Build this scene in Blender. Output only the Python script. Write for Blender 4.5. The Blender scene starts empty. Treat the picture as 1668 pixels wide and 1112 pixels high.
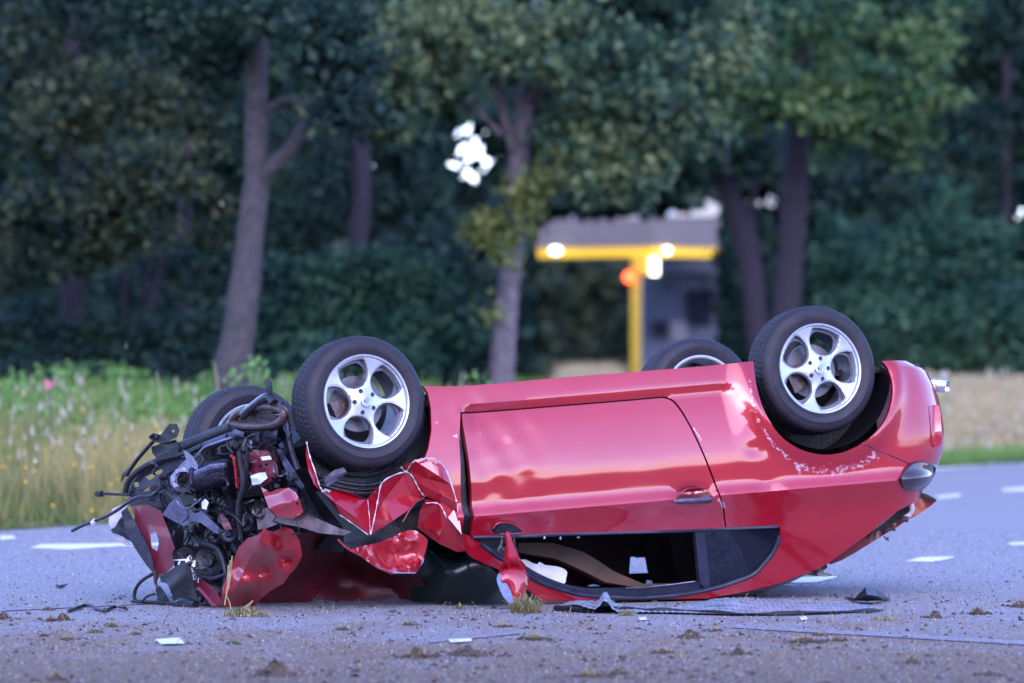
import bpy, math, random
import numpy as np
from mathutils import Vector, Matrix
from mathutils.geometry import delaunay_2d_cdt
R = math.radians
SC = bpy.context.scene
COL = SC.collection
random.seed(7)
rng = np.random.default_rng(11)

# ------------------------------------------------------------------ camera
CAMH = 1.15
F = 8400.0                       # focal length in pixels of the 1668 wide photograph
cam = bpy.data.cameras.new('camera')
cam.sensor_width = 36.0
cam.lens = F / 1668 * 36
cam.clip_start = 0.5
cam.clip_end = 3000
cam.dof.use_dof = True
cam.dof.focus_distance = 23.6
cam.dof.aperture_fstop = 2.8
camo = bpy.data.objects.new('camera', cam)
COL.objects.link(camo)
TILT = math.atan((585 - 556) / F)
camo.location = (0, 0, CAMH)
camo.rotation_euler = (math.pi / 2 + TILT, 0, 0)
SC.camera = camo

# ------------------------------------------------------------------ sky, sun, exposure
SUN_EL, SUN_ROT = 24.0, 172.0     # low evening light from behind the camera, very diffuse
wd = bpy.data.worlds.new('World')
SC.world = wd
wd.use_nodes = True
nt = wd.node_tree
for n in list(nt.nodes):
    nt.nodes.remove(n)
wo = nt.nodes.new('ShaderNodeOutputWorld')
bg = nt.nodes.new('ShaderNodeBackground')
sky = nt.nodes.new('ShaderNodeTexSky')
sky.sky_type = 'NISHITA'
sky.sun_disc = False
sky.sun_elevation = R(SUN_EL)
sky.sun_rotation = R(SUN_ROT)
sky.altitude = 20
sky.air_density = 0.8
sky.dust_density = 0.7
sky.ozone_density = 2.5
tint = nt.nodes.new('ShaderNodeMix')
tint.data_type = 'RGBA'
tint.blend_type = 'MULTIPLY'
tint.inputs[0].default_value = 1.0
tint.inputs[7].default_value = (0.98, 0.92, 1.22, 1)    # violet cast of the dusk white balance, all over the sky
nt.links.new(sky.outputs[0], tint.inputs[6])
nt.links.new(tint.outputs[2], bg.inputs[0])
bg.inputs[1].default_value = 0.15
nt.links.new(bg.outputs[0], wo.inputs[0])
sun = bpy.data.lights.new('sun', 'SUN')
sun.energy = 0.5
sun.angle = R(70)
sun.color = (1.0, 0.90, 0.96)
suno = bpy.data.objects.new('sun', sun)
COL.objects.link(suno)
az = R(SUN_ROT)
sd = Vector((math.sin(az) * math.cos(R(35)), math.cos(az) * math.cos(R(35)), math.sin(R(35))))
sd = Vector((math.sin(az) * math.cos(R(SUN_EL + 8)), math.cos(az) * math.cos(R(SUN_EL + 8)), math.sin(R(SUN_EL + 8))))
suno.rotation_euler = sd.to_track_quat('Z', 'Y').to_euler()
SC.view_settings.view_transform = 'Standard'
SC.view_settings.look = 'None'
SC.view_settings.gamma = 1
SC.view_settings.use_curve_mapping = False
SC.view_settings.exposure = 2.2
SC.cycles.max_bounces = 6
SC.cycles.transparent_max_bounces = 8
SC.cycles.use_denoising = True
SC.cycles.caustics_reflective = False
SC.cycles.caustics_refractive = False

# ------------------------------------------------------------------ from photograph pixel to place
CT, ST = math.cos(TILT), math.sin(TILT)
CAMP = np.array([0, 0, CAMH])


def ray(px, py):
    x = (np.asarray(px, float) - 834) / F
    y = (556 - np.asarray(py, float)) / F
    z = -np.ones_like(x)
    # camera looks down -Z, rotated about X by 90deg + TILT
    wy = CT - y * ST
    wz = ST + y * CT
    return np.stack([x / wy, np.ones_like(x), wz / wy], -1)


def P(px, py, d):
    """World point at distance d (along y) seen at photo pixel px, py."""
    return CAMP + ray(px, py) * np.asarray(d, float)[..., None]


def G(px, py, z=0.0):
    r = ray(px, py)
    return CAMP + r * ((z - CAMH) / r[..., 2])[..., None]


# ------------------------------------------------------------------ materials
def nodes(name):
    m = bpy.data.materials.new(name)
    m.use_nodes = True
    t = m.node_tree
    b = t.nodes.get('Principled BSDF')
    return m, t, b


def N(t, kind, **kw):
    n = t.nodes.new(kind)
    for k, v in kw.items():
        if k.startswith('i_'):
            n.inputs[int(k[2:])].default_value = v
        else:
            setattr(n, k, v)
    return n


def noise(t, scale, detail=4, rough=0.55, vec=None, dim=None):
    n = t.nodes.new('ShaderNodeTexNoise')
    n.inputs['Scale'].default_value = scale
    n.inputs['Detail'].default_value = detail
    n.inputs['Roughness'].default_value = rough
    if vec is None:
        g = t.nodes.new('ShaderNodeNewGeometry')
        vec = g.outputs['Position']
    t.links.new(vec, n.inputs['Vector'])
    return n.outputs['Fac']


def ramp(t, fac, stops):
    r = t.nodes.new('ShaderNodeValToRGB')
    e = r.color_ramp.elements
    while len(e) < len(stops):
        e.new(0.5)
    for i, (p, c) in enumerate(stops):
        e[i].position = p
        e[i].color = (*c, 1) if len(c) == 3 else c
    t.links.new(fac, r.inputs[0])
    return r.outputs[0]


def mixc(t, fac, a, b, mode='MIX'):
    m = t.nodes.new('ShaderNodeMix')
    m.data_type = 'RGBA'
    m.blend_type = mode
    for s, v in ((0, fac), (6, a), (7, b)):
        if hasattr(v, 'links'):
            t.links.new(v, m.inputs[s])
        elif s == 0:
            m.inputs[0].default_value = v
        else:
            m.inputs[s].default_value = (*v, 1)
    return m.outputs[2]


def math_(t, op, a, b=0.0, clamp=False):
    m = t.nodes.new('ShaderNodeMath')
    m.operation = op
    m.use_clamp = clamp
    for s, v in ((0, a), (1, b)):
        if hasattr(v, 'links'):
            t.links.new(v, m.inputs[s])
        else:
            m.inputs[s].default_value = v
    return m.outputs[0]


def bump(t, b, h, strength=0.4, dist=0.01):
    n = t.nodes.new('ShaderNodeBump')
    n.inputs['Strength'].default_value = strength
    n.inputs['Distance'].default_value = dist
    t.links.new(h, n.inputs['Height'])
    t.links.new(n.outputs[0], b.inputs['Normal'])


def simple(name, c, rough=0.6, metal=0.0, var=0.25, scale=12, coat=0.0, dirt=None, bmp=0.0):
    m, t, b = nodes(name)
    f = noise(t, scale, 5)
    lo = tuple(x * (1 - var) for x in c)
    hi = tuple(min(1, x * (1 + var)) for x in c)
    col = ramp(t, f, [(0.3, lo), (0.7, hi)])
    if dirt:
        f2 = noise(t, scale * 0.6, 6, 0.7)
        k = ramp(t, f2, [(0.50, (0, 0, 0)), (0.68, (1, 1, 1))])
        col = mixc(t, math_(t, 'MULTIPLY', k, 0.7), col, dirt)
    t.links.new(col, b.inputs['Base Color'])
    rr = math_(t, 'MULTIPLY_ADD', f, 0.3)
    rr.node.inputs[2].default_value = max(0.02, rough - 0.15)
    t.links.new(rr, b.inputs['Roughness'])
    b.inputs['Metallic'].default_value = metal
    b.inputs['Coat Weight'].default_value = coat
    if bmp:
        bump(t, b, noise(t, scale * 3, 4), bmp, 0.01)
    return m


MAT = {}


def car_paint(name, scuffed=True, base=(0.38, 0.0022, 0.016)):
    m, t, b = nodes(name)
    f = noise(t, 2.5, 3)
    col = ramp(t, f, [(0.3, tuple(x * 0.93 for x in base)), (0.7, tuple(x * 1.05 for x in base))])
    # thin road dust over the paint
    d1 = noise(t, 26, 8, 0.72)
    dust = ramp(t, d1, [(0.55, (0, 0, 0)), (0.8, (1, 1, 1))])
    col = mixc(t, math_(t, 'MULTIPLY', dust, 0.09), col, (0.30, 0.16, 0.20))
    b.inputs['Roughness'].default_value = 0.38
    b.inputs['Metallic'].default_value = 0.25
    b.inputs['Coat Weight'].default_value = 1.0
    b.inputs['Coat Roughness'].default_value = 0.085
    b.inputs['Coat IOR'].default_value = 1.75
    b.inputs['Specular IOR Level'].default_value = 0.35
    if scuffed:
        at = t.nodes.new('ShaderNodeAttribute')
        at.attribute_name = 'scuff'
        mp = t.nodes.new('ShaderNodeMapping')
        g = t.nodes.new('ShaderNodeNewGeometry')
        t.links.new(g.outputs['Position'], mp.inputs[0])
        mp.inputs['Rotation'].default_value = (0.3, 0.5, 0.2)
        mp.inputs['Scale'].default_value = (1, 1, 2.2)
        n1 = noise(t, 34, 8, 0.7, mp.outputs[0])
        s = math_(t, 'ADD', at.outputs['Fac'], n1)
        k = ramp(t, s, [(0.98, (0, 0, 0)), (1.0, (1, 1, 1))])
        s2 = math_(t, 'SUBTRACT', s, 0.42)
        k = ramp(t, s2, [(0.56, (0, 0, 0)), (0.66, (1, 1, 1))])
        col = mixc(t, k, col, (0.56, 0.36, 0.44))
        rr = math_(t, 'MULTIPLY', k, 0.7)
        inv = math_(t, 'SUBTRACT', 1.0, rr)
        t.links.new(inv, b.inputs['Coat Weight'])
        t.links.new(math_(t, 'MULTIPLY', inv, 0.25), b.inputs['Metallic'])
    # orange peel, small dents
    w1 = noise(t, 3.2, 2, 0.4)
    bump(t, b, w1, 0.12, 0.02)
    t.links.new(col, b.inputs['Base Color'])
    return m


MAT['paint'] = car_paint('scuffed_red_paint')
MAT['paint_clean'] = car_paint('red_paint', False)
MAT['recess_shade_red'] = simple('shaded_red_recess', (0.09, 0.002, 0.006), 0.5, 0, 0.2, 20)  # body red darkened for the shade inside the handle recess
MAT['bonnet_shade'] = simple('dark_maroon_bonnet_shade', (0.085, 0.004, 0.012), 0.45, 0, 0.35, 6, 0.15, (0.02, 0.006, 0.012), 0.2)  # bonnet red with deep shade painted in as maroon
MAT['chip'] = simple('bare_chipped_edge', (0.50, 0.48, 0.55), 0.5, 0.1, 0.2, 40)
MAT['inner_red'] = simple('dusty_inner_red', (0.26, 0.03, 0.05), 0.55, 0.0, 0.4, 18, 0.2, (0.22, 0.17, 0.16), 0.3)
MAT['pink_red'] = simple('primer_red', (0.20, 0.022, 0.045), 0.45, 0.1, 0.3, 7, 0.3, (0.09, 0.02, 0.035), 0.15)
MAT['beige'] = simple('scraped_filler', (0.19, 0.14, 0.14), 0.7, 0.0, 0.45, 14, 0.0, (0.07, 0.05, 0.05), 0.4)
MAT['black'] = simple('black_plastic', (0.008, 0.008, 0.012), 0.45, 0.0, 0.5, 22, 0.0, (0.022, 0.020, 0.026), 0.3)
MAT['black_gloss'] = simple('oily_black_metal', (0.016, 0.015, 0.022), 0.28, 0.3, 0.5, 30, 0.5, (0.05, 0.045, 0.055), 0.4)
MAT['dark_metal'] = simple('dark_steel', (0.035, 0.033, 0.056), 0.42, 0.55, 0.45, 24, 0.2, (0.03, 0.02, 0.022), 0.4)
MAT['blue_metal'] = simple('grey_steel', (0.10, 0.10, 0.17), 0.42, 0.5, 0.35, 20, 0.1, (0.05, 0.04, 0.05), 0.3)
MAT['light_metal'] = simple('scraped_aluminium', (0.26, 0.26, 0.36), 0.34, 0.75, 0.35, 26, 0.0, (0.12, 0.10, 0.12), 0.5)
MAT['rust'] = simple('greasy_cast_iron', (0.10, 0.062, 0.062), 0.35, 0.4, 0.6, 30, 0.4, (0.03, 0.02, 0.02), 0.6)
MAT['white_label'] = simple('white_label', (0.75, 0.78, 0.82), 0.5, 0, 0.12, 30)
MAT['cloth'] = simple('white_airbag_cloth', (0.80, 0.80, 0.82), 0.9, 0, 0.08, 10, 0, None, 0.5)
MAT['rubber_seal'] = simple('window_seal', (0.022, 0.024, 0.045), 0.35, 0, 0.3, 20)
MAT['interior'] = simple('dark_interior', (0.012, 0.010, 0.012), 0.8, 0, 0.5, 8)
MAT['brown_trim'] = simple('brown_interior_trim', (0.10, 0.055, 0.038), 0.7, 0, 0.4, 6)
MAT['caliper'] = simple('brake_metal', (0.30, 0.30, 0.36), 0.4, 0.7, 0.3, 30)
MAT['lens'] = simple('smoked_lamp_lens', (0.035, 0.020, 0.032), 0.12, 0, 0.4, 10, 1.0)
MAT['lens_red'] = simple('red_lamp_lens', (0.38, 0.02, 0.05), 0.12, 0, 0.3, 30, 1.0)
MAT['chrome'] = simple('chrome', (0.7, 0.72, 0.78), 0.14, 1.0, 0.1, 10)
MAT['mirror_glass'] = simple('dusty_mirror_glass', (0.10, 0.13, 0.30), 0.35, 0.3, 0.35, 50, 0.5, (0.22, 0.24, 0.36))
MAT['white_plastic'] = simple('pale_plastic', (0.50, 0.46, 0.52), 0.45, 0, 0.15, 12, 0.3, (0.10, 0.07, 0.06))


def mat_tyre():
    m, t, b = nodes('tyre_rubber')
    f = noise(t, 20, 6, 0.65)
    col = ramp(t, f, [(0.3, (0.010, 0.009, 0.016)), (0.62, (0.021, 0.018, 0.030)), (0.8, (0.055, 0.042, 0.052))])
    t.links.new(col, b.inputs['Base Color'])
    b.inputs['Roughness'].default_value = 0.62
    bump(t, b, noise(t, 90, 5), 0.25, 0.004)
    return m


MAT['tyre'] = mat_tyre()


def mat_rim():
    m, t, b = nodes('silver_alloy')
    f = noise(t, 14, 6, 0.6)
    col = ramp(t, f, [(0.3, (0.42, 0.46, 0.54)), (0.7, (0.55, 0.59, 0.68))])
    d = ramp(t, noise(t, 60, 8, 0.8), [(0.60, (0, 0, 0)), (0.75, (1, 1, 1))])
    col = mixc(t, math_(t, 'MULTIPLY', d, 0.35), col, (0.2, 0.17, 0.2))
    t.links.new(col, b.inputs['Base Color'])
    b.inputs['Metallic'].default_value = 0.45
    b.inputs['Roughness'].default_value = 0.32
    b.inputs['Coat Weight'].default_value = 0.6
    b.inputs['Coat Roughness'].default_value = 0.15
    return m


MAT['rim'] = mat_rim()
MAT['rim_web'] = simple('shaded_alloy', (0.10, 0.10, 0.13), 0.4, 0.4, 0.3, 20)  # alloy grey lowered to carry the shading of the spoke pockets
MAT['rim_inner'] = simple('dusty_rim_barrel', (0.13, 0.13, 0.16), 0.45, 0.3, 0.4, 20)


def mat_glass(name, base, alpha, rough=0.03, coat=1.0):
    m, t, b = nodes(name)
    b.inputs['Base Color'].default_value = (*base, 1)
    b.inputs['Roughness'].default_value = rough
    b.inputs['Alpha'].default_value = alpha
    b.inputs['IOR'].default_value = 1.5
    return m


MAT['tint_glass'] = mat_glass('tinted_glass', (0.008, 0.010, 0.02), 0.93)


def mat_windscreen():
    m, t, b = nodes('crazed_windscreen')
    v = t.nodes.new('ShaderNodeTexVoronoi')
    v.feature = 'DISTANCE_TO_EDGE'
    v.inputs['Scale'].default_value = 45
    g = t.nodes.new('ShaderNodeNewGeometry')
    t.links.new(g.outputs['Position'], v.inputs['Vector'])
    k = ramp(t, v.outputs['Distance'], [(0.0, (1, 1, 1)), (0.03, (0, 0, 0))])
    pat = ramp(t, noise(t, 3, 4), [(0.5, (0, 0, 0)), (0.66, (1, 1, 1))])
    k2 = mixc(t, 1.0, k, pat, 'MULTIPLY')
    col = mixc(t, math_(t, 'MULTIPLY', k2, 0.3), (0.002, 0.008, 0.009), (0.04, 0.08, 0.09))
    t.links.new(col, b.inputs['Base Color'])
    b.inputs['Roughness'].default_value = 0.3
    bump(t, b, v.outputs['Distance'], 0.15, 0.004)
    return m


MAT['windscreen'] = mat_windscreen()


def mat_sheet_glass():
    m, t, b = nodes('shattered_glass_sheet')
    v = t.nodes.new('ShaderNodeTexVoronoi')
    v.inputs['Scale'].default_value = 70
    g = t.nodes.new('ShaderNodeNewGeometry')
    t.links.new(g.outputs['Position'], v.inputs['Vector'])
    col = ramp(t, noise(t, 9, 6), [(0.3, (0.16, 0.24, 0.32)), (0.7, (0.48, 0.60, 0.72))])
    t.links.new(col, b.inputs['Base Color'])
    b.inputs['Roughness'].default_value = 0.22
    bump(t, b, v.outputs['Distance'], 0.6, 0.01)
    return m


MAT['sheet_glass'] = mat_sheet_glass()


# ------------------------------------------------------------------ object helpers
WLOC = {}


def tag(o, label=None, cat=None, group=None, kind=None):
    for k, v in (('label', label), ('category', cat), ('group', group), ('kind', kind)):
        if v:
            o[k] = v
    return o


def empty(name, loc, label=None, cat=None, group=None):
    o = bpy.data.objects.new(name, None)
    o.empty_display_size = 0.2
    COL.objects.link(o)
    o.location = loc
    WLOC[o] = Vector(loc)
    tag(o, label, cat, group)
    return o


def mk(name, verts, faces, mat, parent=None, origin=None, smooth=False, label=None, attr=None, sharp=35):
    """One mesh object from world-space vertices; origin in world space."""
    v = np.asarray(verts, float).reshape(-1, 3)
    if origin is None:
        origin = v.mean(0) if parent is None else np.array(WLOC[parent])
        if parent is None:
            origin = np.array([origin[0], origin[1], v[:, 2].min()])
    origin = np.asarray(origin, float)
    me = bpy.data.meshes.new(name)
    lv = v - origin
    if isinstance(faces, np.ndarray):
        nf, k = faces.shape
        me.vertices.add(len(lv))
        me.vertices.foreach_set('co', lv.astype(np.float32).ravel())
        me.loops.add(nf * k)
        me.loops.foreach_set('vertex_index', faces.astype(np.int32).ravel())
        me.polygons.add(nf)
        me.polygons.foreach_set('loop_start', np.arange(0, nf * k, k, dtype=np.int32))
        me.polygons.foreach_set('loop_total', np.full(nf, k, dtype=np.int32))
        me.update(calc_edges=True)
    else:
        me.from_pydata(lv.tolist(), [], [tuple(int(i) for i in f) for f in faces])
        me.update()
    if attr is not None:
        for an, av in attr.items():
            a = me.attributes.new(an, 'FLOAT', 'POINT')
            a.data.foreach_set('value', np.asarray(av, np.float32))
    if mat is not None:
        me.materials.append(mat)
    if smooth:
        me.polygons.foreach_set('use_smooth', np.ones(len(me.polygons), dtype=bool))
        try:
            me.set_sharp_from_angle(angle=R(sharp))
        except Exception:
            pass
    o = bpy.data.objects.new(name, me)
    COL.objects.link(o)
    if parent is not None:
        o.parent = parent
        o.location = Vector(origin) - WLOC[parent]
    else:
        o.location = origin
    WLOC[o] = Vector(origin)
    if label:
        o['label'] = label
    return o


class MB:
    """Collects verts / faces of one mesh."""

    def __init__(s):
        s.v = []
        s.f = []

    def add(s, v, f):
        n = len(s.v)
        s.v.extend([tuple(map(float, p)) for p in v])
        s.f.extend([tuple(int(i) + n for i in q) for q in f])

    def box(s, c, sx, sy, sz, M=None):
        pts = []
        for x in (-1, 1):
            for y in (-1, 1):
                for z in (-1, 1):
                    p = Vector((x * sx / 2, y * sy / 2, z * sz / 2))
                    if M is not None:
                        p = M @ p
                    pts.append(Vector(c) + p)
        s.add(pts, [(0, 1, 3, 2), (4, 6, 7, 5), (0, 4, 5, 1), (2, 3, 7, 6), (0, 2, 6, 4), (1, 5, 7, 3)])

    def tube(s, path, rad, n=8, cap=True):
        path = [Vector(p) for p in path]
        rad = [rad] * len(path) if np.isscalar(rad) else list(rad)
        up = None
        rings = []
        for i, p in enumerate(path):
            a = path[max(i - 1, 0)]
            b = path[min(i + 1, len(path) - 1)]
            d = (b - a).normalized()
            if up is None:
                up = d.orthogonal().normalized()
            up = (up - d * up.dot(d))
            if up.length < 1e-6:
                up = d.orthogonal()
            up.normalize()
            sd_ = d.cross(up)
            rings.append([p + (up * math.cos(2 * math.pi * k / n) + sd_ * math.sin(2 * math.pi * k / n)) * rad[i] for k in range(n)])
        v = [q for r_ in rings for q in r_]
        f = []
        for i in range(len(rings) - 1):
            for k in range(n):
                k2 = (k + 1) % n
                f.append((i * n + k, i * n + k2, (i + 1) * n + k2, (i + 1) * n + k))
        if cap:
            f.append(tuple(reversed(range(n))))
            f.append(tuple((len(rings) - 1) * n + k for k in range(n)))
        s.add(v, f)

    def build(s, name, mat, parent=None, **kw):
        return mk(name, s.v, s.f, mat, parent, **kw)


def smooth_path(pts, sub=6):
    """Catmull-Rom through points (any dimension)."""
    p = np.asarray(pts, float)
    out = []
    n = len(p)
    for i in range(n - 1):
        p0, p1, p2, p3 = p[max(i - 1, 0)], p[i], p[i + 1], p[min(i + 2, n - 1)]
        for k in range(sub):
            t = k / sub
            out.append(0.5 * ((2 * p1) + (p2 - p0) * t + (2 * p0 - 5 * p1 + 4 * p2 - p3) * t * t + (3 * p1 - p0 - 3 * p2 + p3) * t ** 3))
    out.append(p[-1])
    return np.array(out)


def lathe(profile, n, origin, ax, up):
    """profile (r, h) about axis ax; returns verts, faces."""
    ax = Vector(ax).normalized()
    up = Vector(up)
    up = (up - ax * up.dot(ax)).normalized()
    sd_ = ax.cross(up)
    v, f = [], []
    m = len(profile)
    for k in range(n):
        a = 2 * math.pi * k / n
        d = up * math.cos(a) + sd_ * math.sin(a)
        for (r, h) in profile:
            v.append(Vector(origin) + d * r + ax * h)
    for k in range(n):
        k2 = (k + 1) % n
        for i in range(m - 1):
            f.append((k * m + i, k2 * m + i, k2 * m + i + 1, k * m + i + 1))
    return v, f


def in_poly(pts, poly):
    pts = np.asarray(pts)
    poly = np.asarray(poly)
    x, y = pts[:, 0], pts[:, 1]
    c = np.zeros(len(pts), bool)
    j = len(poly) - 1
    for i in range(len(poly)):
        xi, yi = poly[i]
        xj, yj = poly[j]
        if abs(yj - yi) > 1e-12:
            m = ((yi > y) != (yj > y)) & (x < (xj - xi) * (y - yi) / (yj - yi) + xi)
            c ^= m
        j = i
    return c


def resample(poly, step):
    out = []
    n = len(poly)
    for i in range(n):
        a, b = np.array(poly[i], float), np.array(poly[(i + 1) % n], float)
        k = max(1, int(round(np.linalg.norm(b - a) / step)))
        for q in range(k):
            out.append(a + (b - a) * q / k)
    return np.array(out)


def tri_region(outer, holes=(), step=0.02, extra=None):
    """Triangulate polygon with holes; returns pts, tris, list of boundary loops (indices)."""
    loops = [resample(outer, step)] + [resample(h, step) for h in holes]
    lo, hi = loops[0].min(0), loops[0].max(0)
    gx = np.arange(lo[0] + step / 2, hi[0], step)
    gy = np.arange(lo[1] + step / 2, hi[1], step)
    g = np.array([(x + (step / 2 if j % 2 else 0), y) for j, y in enumerate(gy) for x in gx])
    keep = in_poly(g, loops[0]) if len(g) else np.zeros(0, bool)
    for h in loops[1:]:
        keep &= ~in_poly(g, h)
    g = g[keep]
    allb = np.concatenate(loops)
    if len(g):
        ok = np.ones(len(g), bool)
        for i0 in range(0, len(g), 2000):
            d = np.linalg.norm(g[i0:i0 + 2000, None] - allb[None], axis=2).min(1)
            ok[i0:i0 + 2000] = d > step * 0.45
        g = g[ok]
    pts = np.concatenate([allb, g]) if len(g) else allb
    edges = []
    off = 0
    for l in loops:
        n = len(l)
        edges += [(off + i, off + (i + 1) % n) for i in range(n)]
        off += n
    vo, eo, fo, ov, oe, of = delaunay_2d_cdt([Vector(p) for p in pts], edges, [], 0, 1e-7)
    vo = np.array([tuple(v) for v in vo])
    fo = np.array([f for f in fo if len(f) == 3])
    c = vo[fo].mean(1)
    k = in_poly(c, loops[0])
    for h in loops[1:]:
        k &= ~in_poly(c, h)
    return vo, fo[k]


def shell(v3, tris, inward, thick):
    """Give a surface thickness: returns verts, faces. inward is a vector or per-vertex array."""
    v3 = np.asarray(v3)
    n = len(v3)
    inn = v3 + np.asarray(inward) * thick
    f = [tuple(t) for t in tris] + [tuple(int(x) + n for x in reversed(t)) for t in tris]
    from collections import Counter
    ec = {}
    for t in tris:
        for i in range(3):
            a, b = int(t[i]), int(t[(i + 1) % 3])
            ec[(a, b)] = ec.get((a, b), 0) + 1
    for (a, b) in list(ec):
        if (b, a) not in ec:
            f.append((b, a, a + n, b + n))
    return np.concatenate([v3, inn]), f
# ================================================================== THE WRECK: frame of reference
# the car lies on its roof; u runs to its tail, v out of its near side, w towards its underside (up in the picture)
YAW, PITCH, ROLL = R(25), R(3.7), R(7)
U0 = np.array([math.cos(YAW), math.sin(YAW), 0])
V0 = np.array([math.sin(YAW), -math.cos(YAW), 0])
Z0 = np.array([0, 0, 1.0])
UU = math.cos(PITCH) * U0 + math.sin(PITCH) * Z0
W1 = -math.sin(PITCH) * U0 + math.cos(PITCH) * Z0
VV = math.cos(ROLL) * V0 + math.sin(ROLL) * W1
WW = math.cos(ROLL) * W1 - math.sin(ROLL) * V0
B = np.stack([UU, VV, WW])                      # rows: local axes in world
ORG = P(1336.0, 600.0, 24.7) - 0.84 * VV
WB = 2.35


def l2w(l):
    return ORG + np.asarray(l, float) @ B


def w2l(w):
    return (np.asarray(w, float) - ORG) @ B.T


def clampz(v, z=0.012):
    v = np.array(v, float)
    v[:, 2] = np.maximum(v[:, 2], z)
    return v


def project(w):
    d = np.asarray(w, float) - CAMP
    y = d[..., 1] * CT + d[..., 2] * ST          # along view
    zz = -d[..., 1] * ST + d[..., 2] * CT
    return 834 + F * d[..., 0] / y, 556 - F * zz / y


def on_plane(px, py, axis, val):
    """Local coordinates where the sight line of pixel px, py meets local plane axis = val."""
    r = ray(px, py) @ B.T
    c = (CAMP - ORG) @ B.T
    t = (val - c[axis]) / r[..., axis]
    return c + r * t[..., None]


def PV(px, py, v):       # world point on lengthwise plane v
    return l2w(on_plane(px, py, 1, v))


def PU(px, py, u):       # world point on crosswise plane u
    return l2w(on_plane(px, py, 0, u))


# ---- side profile of the body: how far it stands out (v) at each height w
WS = np.array([-1.40, -1.20, -1.12, -1.04, -0.95, -0.80, -0.72, -0.66, -0.61, -0.58, -0.565, -0.556, -0.546, -0.537, -0.525, -0.49, -0.46, -0.42, -0.36, -0.30, -0.24, -0.17, -0.05, 0.02, 0.10, 0.16])
VS = np.array([0.44, 0.52, 0.57, 0.62, 0.665, 0.735, 0.768, 0.798, 0.832, 0.856, 0.8655, 0.866, 0.858, 0.8495, 0.847, 0.851, 0.8555, 0.862, 0.868, 0.869, 0.8665, 0.861, 0.844, 0.829, 0.806, 0.782])
_wf = np.linspace(-1.5, 0.3, 1801)
_vf = np.interp(_wf, WS, VS)
_k = np.exp(-0.5 * (np.arange(-45, 46) / 8.0) ** 2)
_vf = np.convolve(np.pad(_vf, 45, mode='edge'), _k / _k.sum(), mode='valid')


def bw(w):
    return np.interp(w, _wf, _vf)


_a = on_plane(745.0, 667.0, 1, 0.82)
_b = on_plane(1197.0, 628.0, 1, 0.82)
SU0, SW0, SU1, SW1 = _a[0], _a[2], _b[0], _b[2]
_h = on_plane(1131.0, 808.0, 1, 0.865)
HU, HW = _h[0], _h[2]
UR_W = np.array([-1.3, 0.2])
UR_V = np.array([0.74, 0.74])
U_ROUND, NEXP = 0.22, 2.7


def Vside(u, w, rear=True):
    u = np.asarray(u, float)
    w = np.asarray(w, float)
    v = bw(w)
    # groove along the door's lower edge
    t = (u - SU0) / (SU1 - SU0)
    ws = SW0 + (SW1 - SW0) * t
    fade = np.clip(t / 0.04, 0, 1) * np.clip((1 - t) / 0.05, 0, 1)
    hw = 0.012 + 0.012 * np.clip(t * 2, 0, 1)
    x = (ws - w) / hw
    v = v - fade * 0.022 * np.where(x < -1, 0, np.where(x < 1, (x + 1) / 2, np.exp(-(x - 1) * 0.16)))
    # swollen wheel arch
    r = np.hypot(u, w)
    ang = np.arctan2(-w, u)
    v = v + 0.030 * np.exp(-((r - 0.41) / 0.055) ** 2) * np.clip((-w + 0.15) / 0.3, 0, 1)
    # thumb scoop behind the door handle and its twin on the quarter
    v = v - 0.042 * np.exp(-(((u - HU) / 0.070) ** 2 + ((w - HW - 0.012) / 0.028) ** 2))
    # ripples from the crash near the door's front edge
    q = np.exp(-((u + 1.75) / 0.22) ** 2) * np.exp(-((w + 0.30) / 0.22) ** 2)
    v = v + q * (0.0012 * np.sin(u * 38 + w * 21) + 0.001 * np.sin(w * 55 - u * 13))
    v = v + 0.0006 * np.sin(u * 7.3 + w * 5) + 0.0004 * np.sin(u * 17 - w * 11)
    # dents on the quarter panel
    v = v - 0.007 * np.exp(-(((u + 0.42) / 0.05) ** 2 + ((w + 0.36) / 0.03) ** 2))
    v = v - 0.010 * np.exp(-(((u + 0.36) / 0.07) ** 2 + ((w + 0.575) / 0.045) ** 2))
    if rear:
        ur = np.interp(w, UR_W, UR_V)
        s = np.clip((u - U_ROUND) / (ur - U_ROUND), 0, 0.99999)
        v = v * (1 - s ** NEXP) ** (1 / NEXP)
    return v


# tail outline: pixel silhouette to be met at each height
SIL = [(1437, 587), (1480, 591), (1508, 603), (1524, 632), (1533, 668), (1538, 705), (1535, 740), (1526, 762), (1520, 778), (1512, 792), (1500, 803)]
_lv = np.array([on_plane(float(x), float(y), 1, 0.60)[2] for x, y in SIL])[::-1]
_sx = np.array([x for x, y in SIL], float)[::-1]
_us = []
for wl, sx in zip(_lv, _sx):
    lo_, hi_ = 0.40, 1.1
    for _ in range(30):
        md = (lo_ + hi_) / 2
        s = np.linspace(0.0, 0.999, 200)
        uu = U_ROUND + s * (md - U_ROUND)
        vv = bw(wl) * (1 - s ** NEXP) ** (1 / NEXP)
        pxx, _ = project(l2w(np.stack([uu, vv, np.full_like(uu, wl)], 1)))
        if pxx.max() > sx:
            hi_ = md
        else:
            lo_ = md
    _us.append(lo_)
UR_W = np.concatenate([[-1.5, -0.9], _lv, [0.3]])
UR_V = np.concatenate([[_us[0] + 0.1, _us[0] + 0.05], _us, [_us[-1]]])


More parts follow.
